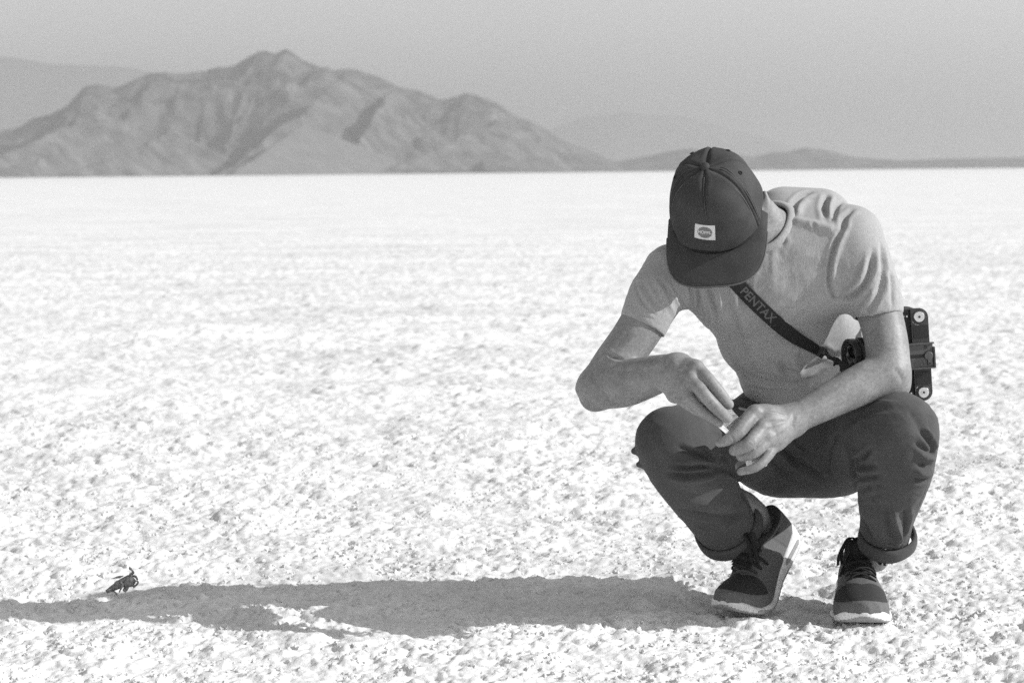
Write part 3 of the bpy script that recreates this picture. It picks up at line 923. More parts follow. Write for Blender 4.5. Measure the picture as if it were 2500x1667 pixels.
SHIRT_FOLDS = [
    ([(1930, 862), (1942, 888), (1956, 915)], .0080, .0130),
    ([(1905, 880), (1915, 905), (1930, 925)], -.0040, .0070),
    ([(2203, 738), (2150, 764), (2088, 786)], -.0010, .0014),
    ([(1928, 540), (1985, 549), (2050, 566)], .0050, .0110),
    ([(1925, 541), (1985, 552), (2052, 568)], -.0022, .0035),
    ([(2064, 545), (2040, 590), (2026, 640), (2022, 690), (2034, 725), (2046, 734)], -.0055, .0040),
    ([(2076, 545), (2052, 595), (2038, 640), (2034, 690)], .0030, .0055),
    ([(2040, 732), (2075, 724), (2105, 697), (2124, 655), (2130, 612)], -.0070, .0060),
    ([(2050, 718), (2080, 704), (2102, 678), (2112, 640)], .0040, .0080),
    ([(2150, 590), (2158, 650), (2148, 705), (2126, 748), (2106, 768)], -.0050, .0065),
    ([(2172, 660), (2180, 705), (2176, 748)], -.0030, .0060),
    ([(2095, 765), (2120, 742), (2140, 700)], .0032, .0075),
    ([(1930, 535), (1938, 500), (1958, 478), (1985, 468)], -.0050, .0060),
    ([(1948, 530), (1955, 505), (1975, 488)], .0035, .0070),
    ([(2020, 474), (2012, 505), (2018, 545)], -.0060, .0062),
    ([(2034, 478), (2026, 510), (2030, 548)], .0030, .0060),
    ([(2056, 492), (2036, 520), (2028, 545)], -.0040, .0055),
    ([(2085, 510), (2062, 532), (2056, 562)], -.0050, .0055),
    ([(1924, 548), (1910, 590), (1900, 628)], -.0030, .0060),
    ([(1680, 692), (1688, 720), (1686, 752)], -.0032, .0026),
    ([(1688, 690), (1697, 722), (1697, 748)], .0025, .0028),
    ([(1698, 690), (1704, 725), (1703, 760)], -.0032, .0028),
    ([(1712, 692), (1718, 740), (1728, 780)], .0028, .0038),
    ([(1726, 694), (1740, 745), (1752, 800)], -.0050, .0042),
    ([(1738, 692), (1760, 750), (1775, 830), (1800, 900)], .0034, .0065),
    ([(1758, 698), (1790, 770), (1812, 850), (1850, 920)], -.0030, .0080),
    ([(1780, 720), (1815, 800), (1840, 870), (1880, 925)], .0028, .0090),
    ([(1795, 880), (1830, 915), (1890, 935), (1950, 938)], -.0040, .0060),
    ([(1805, 918), (1845, 938), (1900, 946)], .0030, .0050),
    ([(1800, 935), (1830, 945), (1870, 950)], -.0030, .0035),
    ([(1870, 880), (1930, 905), (1990, 892), (2040, 872)], -.0034, .0080),
    ([(1880, 905), (1935, 922), (2000, 905)], .0032, .0080),
    ([(2000, 850), (2030, 868), (2050, 862)], -.0040, .0070),
    ([(1553, 688), (1566, 735), (1600, 768), (1652, 792)], -.0030, .0035),
    ([(1522, 750), (1560, 765), (1600, 782), (1634, 800)], -.0014, .0022),
    ([(1618, 690), (1640, 725), (1662, 765)], -.0036, .0042),
    ([(1600, 680), (1628, 735), (1648, 772)], .0026, .0055),
    ([(1640, 690), (1660, 730), (1672, 752)], -.0030, .0036),
    ([(1570, 690), (1590, 730), (1615, 760)], -.0024, .0050),
    ([(1850, 700), (1930, 640), (1990, 610)], .0018, .0120),
    ([(1880, 790), (1960, 720), (2010, 690)], -.0020, .0120),
    ([(2205, 748), (2150, 778), (2090, 800)], .0012, .0020),
]
TROUSER_FOLDS = [
    ([(1752, 1143), (1720, 1138), (1680, 1142), (1640, 1136)], -.0065, .0042),
    ([(1750, 1132), (1715, 1124), (1675, 1122)], .0050, .0055),
    ([(1742, 1132), (1715, 1112), (1685, 1100), (1655, 1092)], -.0050, .0045),
    ([(1752, 1150), (1715, 1156), (1665, 1160), (1620, 1152)], -.0060, .0050),
    ([(1748, 1158), (1700, 1170), (1640, 1170)], .0042, .0070),
    ([(1720, 1098), (1738, 1115), (1748, 1138)], -.0050, .0040),
    ([(1735, 1090), (1755, 1112), (1772, 1140)], .0042, .0050),
    ([(1752, 1110), (1772, 1132), (1792, 1160)], -.0050, .0042),
    ([(1745, 1143), (1780, 1152), (1800, 1175), (1815, 1200)], -.0065, .0048),
    ([(1790, 1140), (1800, 1165), (1812, 1185)], .0036, .0050),
    ([(1640, 1190), (1690, 1205), (1750, 1200)], -.0022, .0090),
    ([(1655, 1240), (1710, 1255), (1770, 1262), (1822, 1248)], -.0050, .0090),
    ([(1650, 1215), (1720, 1230), (1790, 1228)], .0035, .0110),
    ([(1700, 1290), (1750, 1290), (1800, 1262)], .0030, .0090),
    ([(1808, 1205), (1824, 1228), (1830, 1255)], -.0050, .0050),
    ([(1905, 1085), (1945, 1122), (1985, 1150), (2010, 1168)], -.0085, .0080),
    ([(1930, 1080), (1970, 1112), (2008, 1138)], .0050, .0100),
    ([(1875, 1105), (1905, 1140), (1940, 1170)], -.0050, .0080),
    ([(2048, 1055), (2030, 1085), (2022, 1125), (2028, 1165)], -.0050, .0060),
    ([(2062, 1075), (2076, 1110), (2086, 1150), (2088, 1200), (2098, 1240)], -.0060, .0055),
    ([(2070, 1118), (2092, 1124), (2112, 1112), (2128, 1092)], -.0060, .0042),
    ([(2078, 1100), (2098, 1108), (2110, 1090)], .0045, .0050),
    ([(2076, 1130), (2105, 1138), (2145, 1136)], -.0042, .0050),
    ([(2080, 1146), (2110, 1150), (2150, 1148)], .0030, .0060),
    ([(2082, 1160), (2110, 1166), (2148, 1160)], -.0040, .0050),
    ([(2084, 1186), (2115, 1190), (2155, 1184)], -.0040, .0060),
    ([(2084, 1212), (2120, 1214), (2150, 1205)], -.0026, .0060),
    ([(2246, 1050), (2268, 1080), (2280, 1108)], -.0050, .0045),
    ([(2255, 1040), (2278, 1070), (2286, 1095)], .0040, .0045),
    ([(2232, 1080), (2262, 1100), (2282, 1112)], -.0045, .0042),
    ([(2238, 1105), (2262, 1116), (2280, 1120)], .0042, .0055),
    ([(2240, 1132), (2262, 1140), (2278, 1132)], -.0070, .0055),
    ([(2236, 1150), (2258, 1158), (2276, 1154)], .0042, .0055),
    ([(2228, 1168), (2252, 1172), (2270, 1168)], -.0040, .0050),
    ([(2180, 1232), (2186, 1265), (2196, 1300), (2192, 1330)], .0090, .0058),
    ([(2166, 1240), (2170, 1280), (2178, 1320)], -.0050, .0070),
    ([(2206, 1240), (2210, 1280), (2206, 1315)], -.0060, .0065),
    ([(2112, 1272), (2122, 1300), (2135, 1325)], -.0050, .0060),
    ([(2215, 1000), (2238, 1030), (2250, 1070)], -.0020, .0100),
    ([(1575, 1060), (1600, 1110), (1605, 1150)], -.0022, .0120),
    ([(1800, 975), (1880, 985), (1960, 985)], -.0030, .0050),
]
SEAMS = [
    ([(2248, 985), (2270, 1040), (2276, 1100), (2262, 1180), (2236, 1250), (2216, 1300)], -.0012, .0016),
    ([(1625, 1000), (1585, 1050), (1572, 1110)], -.0010, .0016),
    ([(1905, 985), (1925, 1060), (1945, 1130), (1962, 1200)], -.0014, .0018), ([(1911, 985), (1931, 1060), (1951, 1130)], .0010, .0016),
    ([(2060, 1005), (2090, 1030), (2140, 1020)], -.0014, .0018),
]
def wrinkles(v, f, amp, fx, fz, seed, keep):
    n = vnormals(v, f)
    a = ridged(v[:, 0] * fx + v[:, 1] * fx * .7, v[:, 2] * fz + v[:, 1] * fz * .4, seed, 3) - .6
    m = np.clip((fbm(v[:, 0] * 9 + v[:, 1] * 7, v[:, 2] * 9, seed + 9, 2) - keep) * 6, 0, 1)
    return v + n * (a * m * amp)[:, None]
bv, bf = build_body()
BODY_FOLDS = [
    ([(1478, 858), (1500, 872), (1524, 878), (1545, 874)], -.0040, .0035),
    ([(1920, 1016), (1890, 1008), (1856, 1006)], .0016, .0030), ([(1922, 1028), (1895, 1036), (1868, 1044)], .0016, .0030),
    ([(1922, 1038), (1902, 1054), (1882, 1070)], .0014, .0028), ([(1918, 1022), (1890, 1022), (1862, 1026)], -.0010, .0030),
    ([(1940, 1010), (1935, 1030), (1936, 1050)], -.0016, .0040),
    ([(1808, 1048), (1818, 1056), (1822, 1062)], -.0016, .0016), ([(1784, 1062), (1790, 1070), (1792, 1080)], -.0012, .0014),
    ([(1826, 1080), (1834, 1086), (1838, 1096)], -.0012, .0014), ([(1760, 1076), (1770, 1076), (1772, 1082)], .0008, .0018),
    ([(1655, 900), (1675, 898), (1698, 896)], .0014, .0030), ([(1652, 908), (1670, 916), (1686, 924)], .0014, .0028),
    ([(1650, 916), (1660, 932), (1668, 946)], .0012, .0026), ([(1632, 880), (1636, 905), (1634, 935)], -.0014, .0050),
    ([(1735, 918), (1728, 926), (1722, 936)], -.0010, .0014), ([(1762, 950), (1755, 958), (1748, 968)], -.0010, .0014),
    ([(1722, 958), (1714, 966), (1708, 974)], -.0010, .0014), ([(1750, 988), (1743, 995), (1736, 1004)], -.0010, .0014),
    ([(2080, 935), (2030, 962), (1985, 985)], .0012, .0050), ([(2110, 960), (2060, 985), (2010, 1005)], -.0012, .0060),
    ([(2180, 900), (2196, 915), (2204, 935)], -.0014, .0050), ([(1560, 900), (1600, 890), (1640, 888)], .0012, .0050),
    ([(1500, 905), (1540, 905), (1580, 900)], -.0014, .0080), ([(1540, 800), (1510, 840), (1480, 885)], -.0012, .0080),
]
bv = folds(bv, bf, BODY_FOLDS)
body = pmesh('body', bv, bf, M_SKIN)
body_bvh = bvh_of(bv, bf)
sv, sf = build_shirt()
sv = folds(sv, sf, [(p, a * 1.45, w * .92) for p, a, w in SHIRT_FOLDS])
sv = wrinkles(sv, sf, .0050, 24, 9, 301, .47)
sv = wrinkles(sv, sf, .0030, 14, 30, 331, .50)
sv = relax(sv, sf, 1, .15)
shirt = pmesh('t_shirt', sv, sf, M_SHIRT)

shirt_bvh = bvh_of(sv, sf)
tv, tf = build_trousers()
tv = folds(tv, tf, [(p, a * 1.5, w) for p, a, w in TROUSER_FOLDS + SEAMS])
tv = wrinkles(tv, tf, .0055, 9, 34, 201, .46)
tv = wrinkles(tv, tf, .0030, 30, 14, 241, .50)
tv = relax(tv, tf, 1, .2)
trousers = pmesh('trousers', tv, tf, M_TROUSER)

# ---- collar of the t-shirt
def collar():
    c = NECK_C
    e1 = unit(np.cross(NAX, [0, 0, 1.0])); e2 = np.cross(NAX, e1)
    q = sv - c
    ax = q @ NAX
    a, b = q @ e1, q @ e2
    rad = np.hypot(a, b); ang = np.arctan2(b, a)
    m = (rad > .050) & (rad < .066) & (ax > -.09) & (ax < .09)
    n = 40
    zs = []
    for k in range(n):
        th = -math.pi + 2 * math.pi * k / n
        d = np.abs((ang - th + math.pi) % (2 * math.pi) - math.pi)
        w = m & (d < .16)
        zs.append(ax[w].max() if w.any() else np.nan)
    zs = np.array(zs)
    zs = np.where(np.isnan(zs), np.nanmean(zs), zs)
    for _ in range(6):
        zs = (np.roll(zs, 1) + 2 * zs + np.roll(zs, -1)) / 4
    mb = MB()
    prof = [(-.016, .0668), (-.012, .0682), (-.006, .0672), (.0, .0640), (.003, .0600), (.002, .0570), (-.004, .0560), (-.012, .0580)]
    vs = []
    for k in range(n):
        th = -math.pi + 2 * math.pi * k / n
        for dz, r in prof:
            vs.append(c + NAX * (zs[k] + dz + .002) + (e1 * math.cos(th) + e2 * math.sin(th)) * r)
    np_ = len(prof)
    fs = [[k * np_ + j, ((k + 1) % n) * np_ + j, ((k + 1) % n) * np_ + (j + 1) % np_, k * np_ + (j + 1) % np_] for k in range(n) for j in range(np_)]
    mb.add(vs, fs)
    return pbuild(mb, 'collar', M_SHIRT, shirt, smooth=True)
collar()

# ---- rolled cuffs of the trousers
def cuff(c, b, r, wide, wob, tilt=0.0):
    ax = unit(c - b)
    e1 = unit(np.cross(ax, [0, 1.0, 0])); e2 = np.cross(ax, e1)
    n = 56
    prof = [(-wide, r + .000), (-wide * .97, r + .005), (-wide * .7, r + .0075), (-wide * .3, r + .0085), (-.003, r + .008), (.002, r + .005), (.001, r + .001), (-.004, r - .002), (-wide * .5, r - .002), (-wide * .9, r - .002)]
    vs = []
    for k in range(n):
        th = 2 * math.pi * k / n
        w = 1 + wob * (math.sin(3 * th + 1) * .5 + math.sin(5 * th) * .3)
        dz = wob * .06 * math.sin(2 * th + .6) + tilt * math.cos(th)
        for z, rr in prof:
            vs.append(c + ax * (z + dz) + (e1 * math.cos(th) + e2 * math.sin(th)) * rr * w)
    m = len(prof)
    fs = [[k * m + j, ((k + 1) % n) * m + j, ((k + 1) % n) * m + (j + 1) % m, k * m + (j + 1) % m] for k in range(n) for j in range(m)]
    return pbuild(MB().add(vs, fs), 'cuff', M_TROUSER, trousers, smooth=True)
cuff(P(1781, 1293, .080), P(1715, 1205, -.04), .0650, .034, .03)
cuff(P(2163, 1321, .018), P(2180, 1200, -.09), .0520, .034, .05)

# ---- cap
def crown_point(phi, s, off=0.0):
    """phi 0 = front, s 0 = rim .. pi/2 = button"""
    l = .104 if abs(phi) < math.pi / 2 else .106
    w = .0905
    R = (abs(math.cos(phi) / l) ** 2.15 + abs(math.sin(phi) / w) ** 2.15) ** (-1 / 2.15)
    front = .5 + .5 * math.cos(phi)
    H = .122 + .010 * front
    pw = .64 - .06 * front
    rho = max(math.cos(s), 0) ** pw
    z = H * math.sin(s) ** (1.05 - .10 * front) - .016 * (1 - front) * (1 - math.sin(s)) - .004
    n = np.array([math.sin(phi) * math.cos(s), math.cos(phi) * math.cos(s), math.sin(s) + .15])
    n = unit(n)
    q = np.array([math.sin(phi) * R * rho, math.cos(phi) * R * rho, z]) + n * off
    # front panels dent slightly along their middle
    return H_C + H_S * q[0] + H_F * q[1] + H_A * q[2]

def seam_off(phi, s, lo, hi):
    d = min(abs(phi - lo), abs(phi - hi)) * .09 * max(math.cos(s), .12)     # metres to the nearest seam
    fr_ = 1.0
    if min(abs(lo), abs(hi)) < .01 and abs(phi) < .5:
        fr_ = min(max((s - .50) / .25, .0), 1.0)                             # the front seam is pressed flat behind the patch
    return fr_ * (-.0030 * math.exp(-(d / .0016) ** 2) + .0011 * math.exp(-((d - .0045) / .0022) ** 2))

# lining: the whole crown slightly smaller, carries the other parts
def crown_grid(phis, ss, offf):
    vs = [crown_point(p, s, offf(p, s)) for s in ss for p in phis]
    n = len(phis)
    fs = [[i * n + k, i * n + k + 1, (i + 1) * n + k + 1, (i + 1) * n + k] for i in range(len(ss) - 1) for k in range(n - 1)]
    return vs, fs
_ph = np.linspace(-math.pi, math.pi, 49); _ss = np.concatenate([np.linspace(0, 1.45, 16), [1.565]])
cap = pbuild(MB().add(*crown_grid(_ph, _ss, lambda p, s: -.0042)), 'cap', M_CAP, smooth=True)
SEAMS = [0, 1.05, 2.12, math.pi]
bounds = [(-math.pi, -2.12), (-2.12, -1.05), (-1.05, 0), (0, 1.05), (1.05, 2.12), (2.12, math.pi)]
def wrinkle(p, s):
    return .0022 * math.sin(3.1 * p + 2.0 * s) * math.sin(2.5 * s + 1.3 * p) + .0012 * math.sin(7 * p + 5 * s)
for lo, hi in bounds:
    t = np.linspace(0, 1, 22); t = .5 - .5 * np.cos(math.pi * t)
    ph = lo + (hi - lo) * t
    ss = np.concatenate([np.linspace(0, 1.5, 30), [1.56]])
    pbuild(MB().add(*crown_grid(ph, ss, lambda p, s: seam_off(p, s, lo, hi) + wrinkle(p, s) * math.cos(s))), 'crown_panel', M_CAP, cap, smooth=True)
# raised tape beside the two front side seams
for sg in (-1, 1):
    for dphi, r in ((.075, .0016), (-.05, .0006), (.13, .0006)):
        pts = [crown_point(sg * (1.05 + dphi * (1.0 / max(math.cos(s), .25))), s, .0005) for s in np.linspace(.05, 1.42, 22)]
        pbuild(MB().tube(pts, r, 6), 'seam_tape', M_CAP if r > .001 else M_STITCH, cap, smooth=True)
# stitched front seam
pts = [crown_point(0.0, s, -.0010) for s in np.linspace(.62, 1.48, 16)]
pbuild(MB().tube(pts, .0008, 5), 'seam_tape', M_STITCH, cap, smooth=True)
# button
bc = crown_point(0, math.pi / 2)
pbuild(MB().lathe(bc - H_A * .002, H_A, [(0, .0088), (.003, .0090), (.0055, .0075), (.0070, .004), (.0074, .0008)], 20), 'button', M_CAP, cap, smooth=True)
# eyelets
for ph in (1.58, -1.58, 2.62, -2.62, .0):
    if ph == 0: continue
    c = crown_point(ph, .98, .0008)
    nn = unit(c - HL(0, 0, .02))
    mb = MB().tube([c + .0035 * (unit(np.cross(nn, H_A)) * math.cos(t) + unit(np.cross(nn, np.cross(nn, H_A))) * math.sin(t)) for t in np.linspace(0, 2 * math.pi, 13)], .0011, 6)
    mb.lathe(c - nn * .001, nn, [(0, .003), (.0006, .003)], 12)
    pbuild(mb, 'eyelet', M_BLACK, cap, smooth=True)
# brim
def brim():
    nt, nr = 49, 12
    top, bot = [], []
    for j in range(nr + 1):
        w = j / nr
        for i in range(nt):
            th = -math.pi / 2 + math.pi * i / (nt - 1)
            phi = th * .93
            inn = np.array(((.0905 + .001) * math.sin(phi), .104 * math.cos(phi)))
            Rr = (abs(math.cos(phi) / .104) ** 2.15 + abs(math.sin(phi) / .0905) ** 2.15) ** (-1 / 2.15) - .003
            inn = np.array((Rr * math.sin(phi), Rr * math.cos(phi)))
            outl = np.array((.0985 * math.copysign(abs(math.sin(th)) ** .70, th), .012 + .162 * abs(math.cos(th)) ** .50))
            q = inn + (outl - inn) * w
            fwd = max(q[1] - .02, 0)
            z = -.003 - 1.0 * q[0] ** 2 * (.35 + .65 * w) - .10 * fwd - .004 * w
            edge = .0012 * (w > .95)
            top.append(HL(q[0], q[1], z + .0018 - edge)); bot.append(HL(q[0], q[1], z - .0018 + edge))
    vs = top + bot
    o = len(top)
    fs = []
    for j in range(nr):
        for i in range(nt - 1):
            a = j * nt + i
            fs.append([a, a + 1, a + nt + 1, a + nt]); fs.append([o + a, o + a + nt, o + a + nt + 1, o + a + 1])
    for i in range(nt - 1):
        a = nr * nt + i
        fs.append([a, a + 1, o + a + 1, o + a]); fs.append([i, o + i, o + i + 1, i + 1])
    for j in range(nr):
        for a in (j * nt, j * nt + nt - 1):
            fs.append([a, a + nt, o + a + nt, o + a])
    return pbuild(MB().add(vs, fs), 'brim', M_CAP, cap, smooth=True)
brim_o = brim()
# contact shade where the brim meets the crown, painted as a dark tube
pbuild(MB().tube([crown_point(p, .0, .0008) - H_A * .0005 for p in np.linspace(-1.42, 1.42, 40)], .0016, 6), 'brim_contact_line', M_BLACK, cap, smooth=True)
def brim_edge(k):
    th = -math.pi / 2 + math.pi * k
    q = (.0990 * math.copysign(abs(math.sin(th)) ** .70, th), .0125 + .162 * abs(math.cos(th)) ** .50)
    return HL(q[0], q[1], -.007 - 1.0 * q[0] ** 2 - .10 * max(q[1] - .02, 0))
pbuild(MB().tube([brim_edge(k) for k in np.linspace(.02, .98, 70)], .0017, 6), 'brim_light_rim', M_STITCH, cap, smooth=True)  # light rim of the outer edge, painted in with a paler tube
# hair below the rim at the back and sides
mb = MB()
hv, hf = crown_grid(np.linspace(2.0, 2 * math.pi - 2.0, 40), np.linspace(0, .3, 4), lambda p, s: -.010)
hv = [np.array(p) for p in hv]
n = 40
vs = []
for i in range(n):
    p = hv[i]
    for k, (dz, inw) in enumerate(((.004, 0), (-.010, .001), (-.018, .004), (-.024, .010))):
        d = p - H_C; d = unit(d - H_A * (d @ H_A))
        vs.append(p + H_A * (dz + .003 * math.sin(i * 1.7) * (k > 1)) - d * inw)
fs = [[i * 4 + k, (i + 1) * 4 + k, (i + 1) * 4 + k + 1, i * 4 + k + 1] for i in range(n - 1) for k in range(3)]
pbuild(MB().add(vs, fs), 'hair', M_HAIR, person, smooth=True)

# patch on the front of the cap
def text_mesh(body, size):
    cu = bpy.data.curves.new('t', 'FONT')
    cu.body = body; cu.size = size; cu.align_x = 'CENTER'; cu.align_y = 'CENTER'
    cu.resolution_u = 3; cu.offset = size * .022
    ob = bpy.data.objects.new('t', cu); COL.objects.link(ob)
    bpy.context.view_layer.update()
    me = bpy.data.meshes.new_from_object(ob.evaluated_get(bpy.context.evaluated_depsgraph_get()))
    bm = bmesh.new(); bm.from_mesh(me)
    bmesh.ops.triangulate(bm, faces=bm.faces)
    v = np.array([q.co[:2] for q in bm.verts]); f = [[q.index for q in fc.verts] for fc in bm.faces]
    bm.free(); bpy.data.objects.remove(ob); bpy.data.curves.remove(cu); bpy.data.meshes.remove(me)
    return v, f
best = min(((abs(proj(crown_point(p, s))[0] - 1722) + abs(proj(crown_point(p, s))[1] - 566), p, s) for p in np.linspace(-.5, .5, 41) for s in np.linspace(.02, .8, 60)))
PP, PS = best[1], best[2]
_up = (crown_point(PP, PS + .05) - crown_point(PP, PS - .05)) / .1
_rt = (crown_point(PP + .05, PS) - crown_point(PP - .05, PS)) / .1
def patch_map(u, w, off):
    c, s_ = math.cos(.16), math.sin(.16)
    u, w = u * c + w * s_, -u * s_ + w * c
    return crown_point(PP + u / np.linalg.norm(_rt), PS + w / np.linalg.norm(_up), off)
g = np.linspace(-1, 1, 9)
def slab(fn, offs):
    """grid sheet with a folded-down edge"""
    vs = [fn(a, b, offs) for b in g for a in g]
    n = len(g)
    fs = [[i * n + k, i * n + k + 1, (i + 1) * n + k + 1, (i + 1) * n + k] for i in range(n - 1) for k in range(n - 1)]
    rim = [k for k in range(n)] + [i * n + n - 1 for i in range(1, n)] + [(n - 1) * n + k for k in range(n - 2, -1, -1)] + [i * n for i in range(n - 2, 0, -1)]
    o = len(vs)
    gg = [(a, b) for b in g for a in g]
    vs += [fn(gg[i][0], gg[i][1], offs - .0016) for i in rim]
    m = len(rim)
    fs += [[rim[i], rim[(i + 1) % m], o + (i + 1) % m, o + i] for i in range(m)]
    return vs, fs
patch = pbuild(MB().add(*slab(lambda a, b, o: patch_map(a * .0195, b * .0180, o), .0024)), 'patch', M_WHITE, cap, smooth=False)
vs = [patch_map(0, 0, .0028)]; n = 40
for r in (.5, 1.0):
    vs += [patch_map(.0138 * r * math.cos(2 * math.pi * k / n), .0138 * r * math.sin(2 * math.pi * k / n), .0028) for k in range(n)]
fs = [[0, 1 + k, 1 + (k + 1) % n] for k in range(n)] + [[1 + k, 1 + n + k, 1 + n + (k + 1) % n, 1 + (k + 1) % n] for k in range(n)]
pbuild(MB().add(vs, fs), 'emblem_disc', M_MIDGREY, cap)
tvv, tff = text_mesh('HOPPS.', .0105)
tw = tvv[:, 0].max() - tvv[:, 0].min()
tvv[:, 0] *= .0250 / tw
tvv[:, 1] *= 1.0 - 12 * tvv[:, 0]          # letters taller on the left
pbuild(MB().add([patch_map(a, b, .0032) for a, b in tvv], tff), 'lettering', M_WHITE, cap)

# ---- sneakers
def lerp(x, xs, ys):
    return np.interp(x, xs, ys)
SX = [0, .01, .03, .07, .12, .17, .205, .235, .26, .278, .29]
SW = [.010, .026, .036, .039, .039, .048, .0555, .0550, .048, .034, .008]       # half width of the sole
SC = [0, 0, 0, 0, .002, .005, .006, .006, .006, .006, .006]                       # its centre line (towards the inside)
STOP = [.044, .045, .043, .036, .027, .020, .018, .018, .021, .026, .031]         # top of the midsole
SBOT = [.006, .003, .001, 0, 0, 0, 0, .001, .004, .009, .018]
UT = [.080, .092, .102, .108, .104, .090, .076, .068, .060, .052, .042]           # top of the upper
UW = [.006, .022, .033, .036, .037, .045, .0515, .0510, .044, .031, .005]

def build_sneaker(place, bend_deg, seed, label):
    def bend(p):
        """lift the heel about the ball of the foot"""
        p = np.array(p, float)
        x0, z0 = .188, .0
        ph = math.radians(bend_deg)
        L = .075
        d = x0 + L / 2 - p[:, 0]
        t = np.clip(d / L, 0, 1)
        ang = ph * t * t * (3 - 2 * t)
        if bend_deg == 0:
            return p
        # integrate the bent neutral line
        ss = np.linspace(0, .32, 161)
        tt = np.clip(ss / L, 0, 1); aa = ph * tt * tt * (3 - 2 * tt)
        cx = np.concatenate([[0], np.cumsum(np.cos(aa[:-1]) * np.diff(ss))])
        cz = np.concatenate([[0], np.cumsum(np.sin(aa[:-1]) * np.diff(ss))])
        dd = np.maximum(d, 0)
        bx = np.interp(dd, ss, cx); bz = np.interp(dd, ss, cz)
        out = p.copy()
        m = d > 0
        z = p[:, 2]
        out[m, 0] = x0 + L / 2 - bx[m] + np.sin(ang[m]) * z[m]
        out[m, 2] = bz[m] + np.cos(ang[m]) * z[m]
        return out
    W = lambda p: place(bend(p))
    def sole_d(p):
        w = lerp(p[:, 0], SX, SW); c = lerp(p[:, 0], SX, SC)
        b = lerp(p[:, 0], SX, SBOT); t = lerp(p[:, 0], SX, STOP)
        # wavy foxing line: the toe and heel cups come higher
        t = t + .004 * np.exp(-((p[:, 0] - .272) / .014) ** 2) - .0035 * np.exp(-((p[:, 0] - .235) / .02) ** 2)
        bul = 1 + .05 * np.sin(np.clip((p[:, 2] - b) / np.maximum(t - b, .001), 0, 1) * math.pi)
        dx = np.abs(p[:, 1] - c) - w * bul + .004
        dz = np.abs(p[:, 2] - (t + b) / 2) - (t - b) / 2 + .004
        dl = np.maximum(-p[:, 0], p[:, 0] - .29) + .004
        q = np.stack([dx, dz, dl], 1)
        d = np.linalg.norm(np.maximum(q, 0), axis=1) + np.minimum(q.max(1), 0) - .004
        # flex grooves in the side of the forefoot
        g = np.zeros(len(p))
        for x in (.125, .142, .159, .176, .193, .21, .227):
            g = np.maximum(g, np.exp(-((p[:, 0] - x) / .0012) ** 2) * (p[:, 2] < b + .012))
        return d + g * .0016
    F = Field(); F.custom(sole_d, (-.004, -.066, -.002), (.295, .07, .05), k=0)
    v, f = nets(F, .0022, 20)
    v = relax(v, f, 1, .3)
    cz = v[f].mean(1)
    low = cz[:, 2] < np.interp(cz[:, 0], SX, SBOT) + np.where((cz[:, 0] > .09) & (cz[:, 0] < .25), .009, .0045)
    sole_v, sole_f, sole_m = v, f, low.astype(int)
    def up_d(p):
        w = lerp(p[:, 0], SX, UW); c = lerp(p[:, 0], SX, SC)
        b = lerp(p[:, 0], SX, STOP) - .006; t = lerp(p[:, 0], SX, UT)
        e = 2.5
        zz = np.clip((p[:, 2] - b) / np.maximum(t - b, .004), 0, 3)
        # the ankle part narrows upwards
        w2 = w * (1 - .22 * np.clip((p[:, 2] - .05) / .07, 0, 1))
        q = (np.abs(p[:, 1] - c) / np.maximum(w2, .002)) ** e + zz ** e
        d = (q ** (1 / e) - 1) * np.minimum(w2, t - b)
        d = np.maximum(d, b - p[:, 2])
        d = np.maximum(d, np.maximum(.002 - p[:, 0], p[:, 0] - .288))
        return d
    F = Field(); F.custom(up_d, (0, -.062, .02), (.292, .066, .125), k=0)
    F.chain([(.062, 0, .16, .036), (.058, 0, .10, .029), (.056, 0, .078, .024)], k=.010, op='sub')
    F.chain([(.085, 0, .17, .030), (.098, 0, .118, .020)], k=.010, op='sub')
    # padded collar and tongue
    ring = [(.058 + .046 * math.cos(t), .0285 * math.sin(t), .099 - .010 * math.sin(t) ** 2 + .006 * math.cos(t) * (math.cos(t) < 0), .0060) for t in np.linspace(0, 2 * math.pi, 21)]
    F.chain(ring, k=.006, n=1)
    F.chain([(.135, 0, .094, .012), (.115, 0, .112, .014), (.102, 0, .128, .012)], k=.010, n=1)
    F.chain([(.135, .014, .092, .008), (.115, .015, .108, .009), (.104, .014, .122, .008)], k=.010, n=1)
    F.chain([(.135, -.014, .092, .008), (.115, -.015, .108, .009), (.104, -.014, .122, .008)], k=.010, n=1)
    v, f = nets(F, .0020, 20)
    v = relax(v, f, 1, .4)
    c = v[f].mean(1)
    st = np.interp(c[:, 0], SX, STOP); h = c[:, 2] - st
    y = c[:, 1] - np.interp(c[:, 0], SX, SC)
    top = np.interp(c[:, 0], SX, UT)
    fm = np.zeros(len(c), int)                       # 0 overlay
    toe = c[:, 0] > .226 - .45 * np.abs(y)
    fm[toe] = 1                                      # dark mesh toe box
    fm[(h < .020 + .06 * np.clip(c[:, 0] - .235, -.2, .05)) & (c[:, 0] > .175)] = 2      # suede mudguard
    fm[(np.abs(y) < .017) & (c[:, 0] > .098) & (c[:, 0] < .202) & (c[:, 2] > top - .022)] = 3     # tongue
    fm[(c[:, 2] > .091) & (c[:, 0] < .135)] = 3      # collar lining
    fm[(c[:, 0] < .035) & (h < .022)] = 2             # heel counter
    fm[(np.abs(c[:, 0] - (.075 + .25 * h)) < .012) & (fm == 0)] = 4
    # overlays stand proud of the mesh
    nrm = vnormals(v, f)
    vv = np.zeros(len(v)); cnt = np.zeros(len(v))
    for i in range(4):
        vv += np.bincount(f[:, i], ((fm == 0) | (fm == 2)).astype(float), len(v)); cnt += np.bincount(f[:, i], minlength=len(v))
    v = v + nrm * (.0013 * (vv / np.maximum(cnt, 1)))[:, None]
